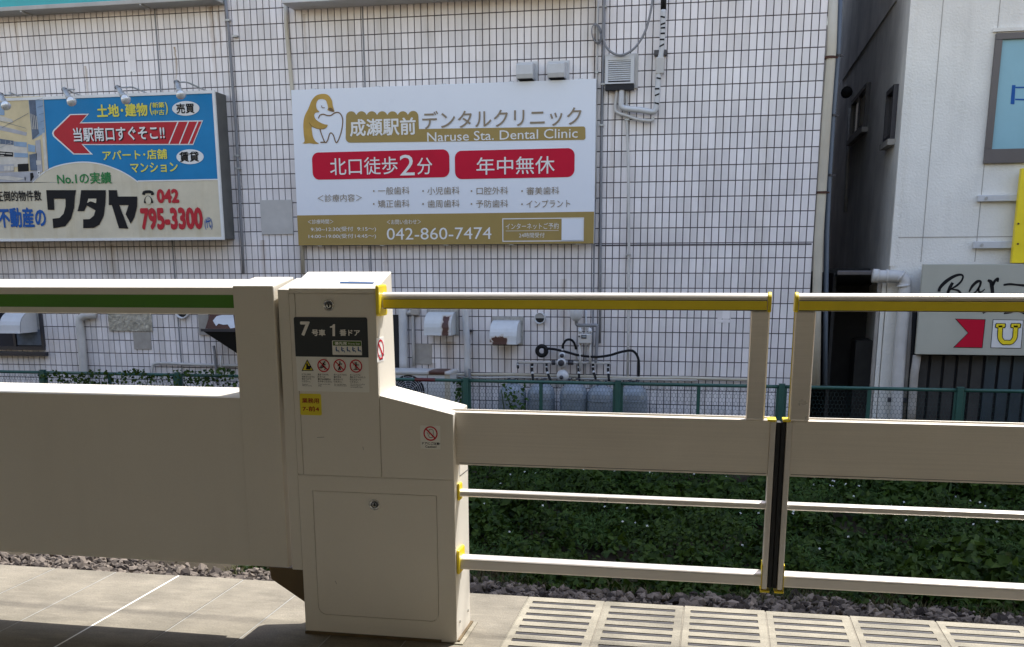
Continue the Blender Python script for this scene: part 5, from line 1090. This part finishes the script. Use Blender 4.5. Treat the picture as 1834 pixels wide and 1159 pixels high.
# label on the sloped top
def ontop(u,v):
    r = ray(*zc(u,v)); s_ = (1.357-1.299)/(3.67-(GY+.006)); t_ = (1.299+.0012-s_*(GY+.006)-EYE)/(r.z-s_*r.y); return (r.x*t_, r.y*t_, EYE+r.z*t_)
mb = MB().add([ontop(*p) for p in ((757,138),(1002,142),(990,152),(752,149))],[(0,1,2,3)]); mb.build('top_label','print_blue',cb)
for (u0,u1,v) in ((815,900,133),(905,968,134),(808,850,157),(868,905,158)): MB().add([ontop(*p) for p in ((u0,v),(u1,v),(u1,v+1.6),(u0,v+1.6))],[(0,1,2,3)]).build('top_label_line','joint_grey',cb)
# seams and bolts on the right side
for (px,py) in ((837.5,1093.5),(823,1113)):
    c = atX(px,py,XE); MB().lathe([(.006,-.001),(.006,.004),(.003,.005)],c,10,'x').build('bolt','chrome',cb)
s0, s1, s2 = (atX(*zh2(*p),XE+.0008) for p in ((690,745),(690,935),(822,830)))
mb = MB()
for a_,b_ in ((s0,s1),(s1,s2)): d_ = Vector((0,b_.y-a_.y,b_.z-a_.z)).normalized(); n_ = Vector((0,-d_.z,d_.y))*.0014; mb.add([a_+n_,a_-n_,b_-n_,b_+n_],[(0,1,2,3)])
mb.build('side_seam','seam',cb)

# ------------------------------------------------------------------ door leaves
MIDX = .2265
def rail_prof(y0,y1,z0,z1,r): 
    return [(y0,z0+.004),(y0+.004,z0),(y1-.004,z0),(y1,z0+.004),(y1,z1-r)]+[(y1-(y1-y0)/2+(y1-y0)/2*math.cos(a),z1-r+r*math.sin(a)) for a in np.linspace(.12,math.pi-.12,13)]+[(y0,z1-r)]
def leaf(label, sgn, xend):
    t = thing('door_leaf',label,'platform door',(MIDX+sgn*.4,3.55,.27),'sliding platform door leaves')
    def bx(x): return MIDX-sgn*0 + x           # offsets measured from the seam, outward positive
    def X(d): return MIDX+sgn*d
    def span(d0,d1): a, b = X(d0), X(d1); return (min(a,b),max(a,b))
    D = abs(xend-MIDX); o_ = 0 if sgn < 0 else -.0345
    def rail(name,prof,d0,d1,m,**k): a,b = span(d0,d1); return MB().prism(prof,'x',a,b).build(name,m,t,**k)
    tr_ = rail('top_rail',rail_prof(3.508,3.562,1.229,1.2865,.024),.066+o_,D if sgn > 0 else 1.405,'alu',bevel=.001)
    a,b = span(.068+o_,D if sgn > 0 else 1.385); MB().box(a,b,3.505,3.512,1.2325,1.2615).build('yellow_band','yellow_dull',tr_)
    for zz in (1.2309,1.2631): MB().box(a,b,3.507,3.512,zz-.0012,zz+.0012).build('band_edge','seam',tr_)
    a,b = span(.054+o_,.066+o_); MB().prism(rail_prof(3.503,3.567,1.225,1.290,.024),'x',a,b).build('end_cap','yellow',t,bevel=.003)
    a,b = span(.0585+o_,.118+o_ if sgn < 0 else .124+o_); MB().box(a,b,3.513,3.558,.8665,1.2288).build('upright','alu',t,bevel=.006,seg=3)
    a,b = span(.0565+o_,.0583+o_); MB().box(a,b,3.530,3.540,.8665,1.2245).build('upright_edge','yellow',t)
    prof = [(3.52,.675),(3.57,.675),(3.57,.872),(3.562,.872),(3.560,.866),(3.522,.866),(3.52,.862)]
    p_ = rail('panel',prof,.0365,D if sgn > 0 else 1.27,'alu_panel',bevel=.0012)
    for zz in (.682,): a,b = span(.04,D-.01 if sgn > 0 else 1.12); MB().box(a,b,3.5190,3.5205,zz-.0008,zz+.0008).build('panel_groove','seam',p_)
    rail('middle_rail',rail_prof(3.530,3.573,.554,.579,.011),.0365,D if sgn > 0 else 1.13,'alu',bevel=.001)
    rail('lower_rail',rail_prof(3.518,3.582,.280,.329,.016),.0365,D if sgn > 0 else 1.13,'alu',bevel=.001)
    a,b = span(.0175,.036); MB().box(a,b,3.514,3.574,.270,.862).build('edge_post','alu',t,bevel=.003)
    a,b = span(.0004,.0172); MB().prism([(3.525,.272),(3.565,.272),(3.565,.86),(3.525,.86)],'x',a,b).build('rubber_seal','black_rubber',t,bevel=.004)
    for z0 in (.8625,.259):
        a,b = span(.0165 if sgn < 0 else .004,.0455 if sgn < 0 else .030) if z0 > .5 else span(.008,.040); MB().box(a,b,3.511,3.577,z0,z0+.0075).build('clip','yellow',t,bevel=.002); 
    a,b = span(.0365,.0385); MB().box(a,b,3.5125,3.575,.268,.36).build('clip','yellow',t)
    return t
lf = leaf('left sliding platform door leaf with yellow top band, next to the cabinet',-1,-1.18)
leaf('right sliding platform door leaf with yellow top band, beyond the black seam',1,3.4)
# yellow sockets on the cabinet side
MB().prism(rrect(3.474,3.572,1.204,1.313,.012),'x',XM,XM+.014).build('rail_socket','yellow',cb,bevel=.006)
MB().prism(rrect(3.500,3.592,.264,.358,.010),'x',XE,XE+.011).build('rail_socket','yellow',cb,bevel=.005)
MB().prism(rrect(3.525,3.576,.538,.602,.010),'x',XE,XE+.009).build('rail_socket','yellow',cb,bevel=.004)
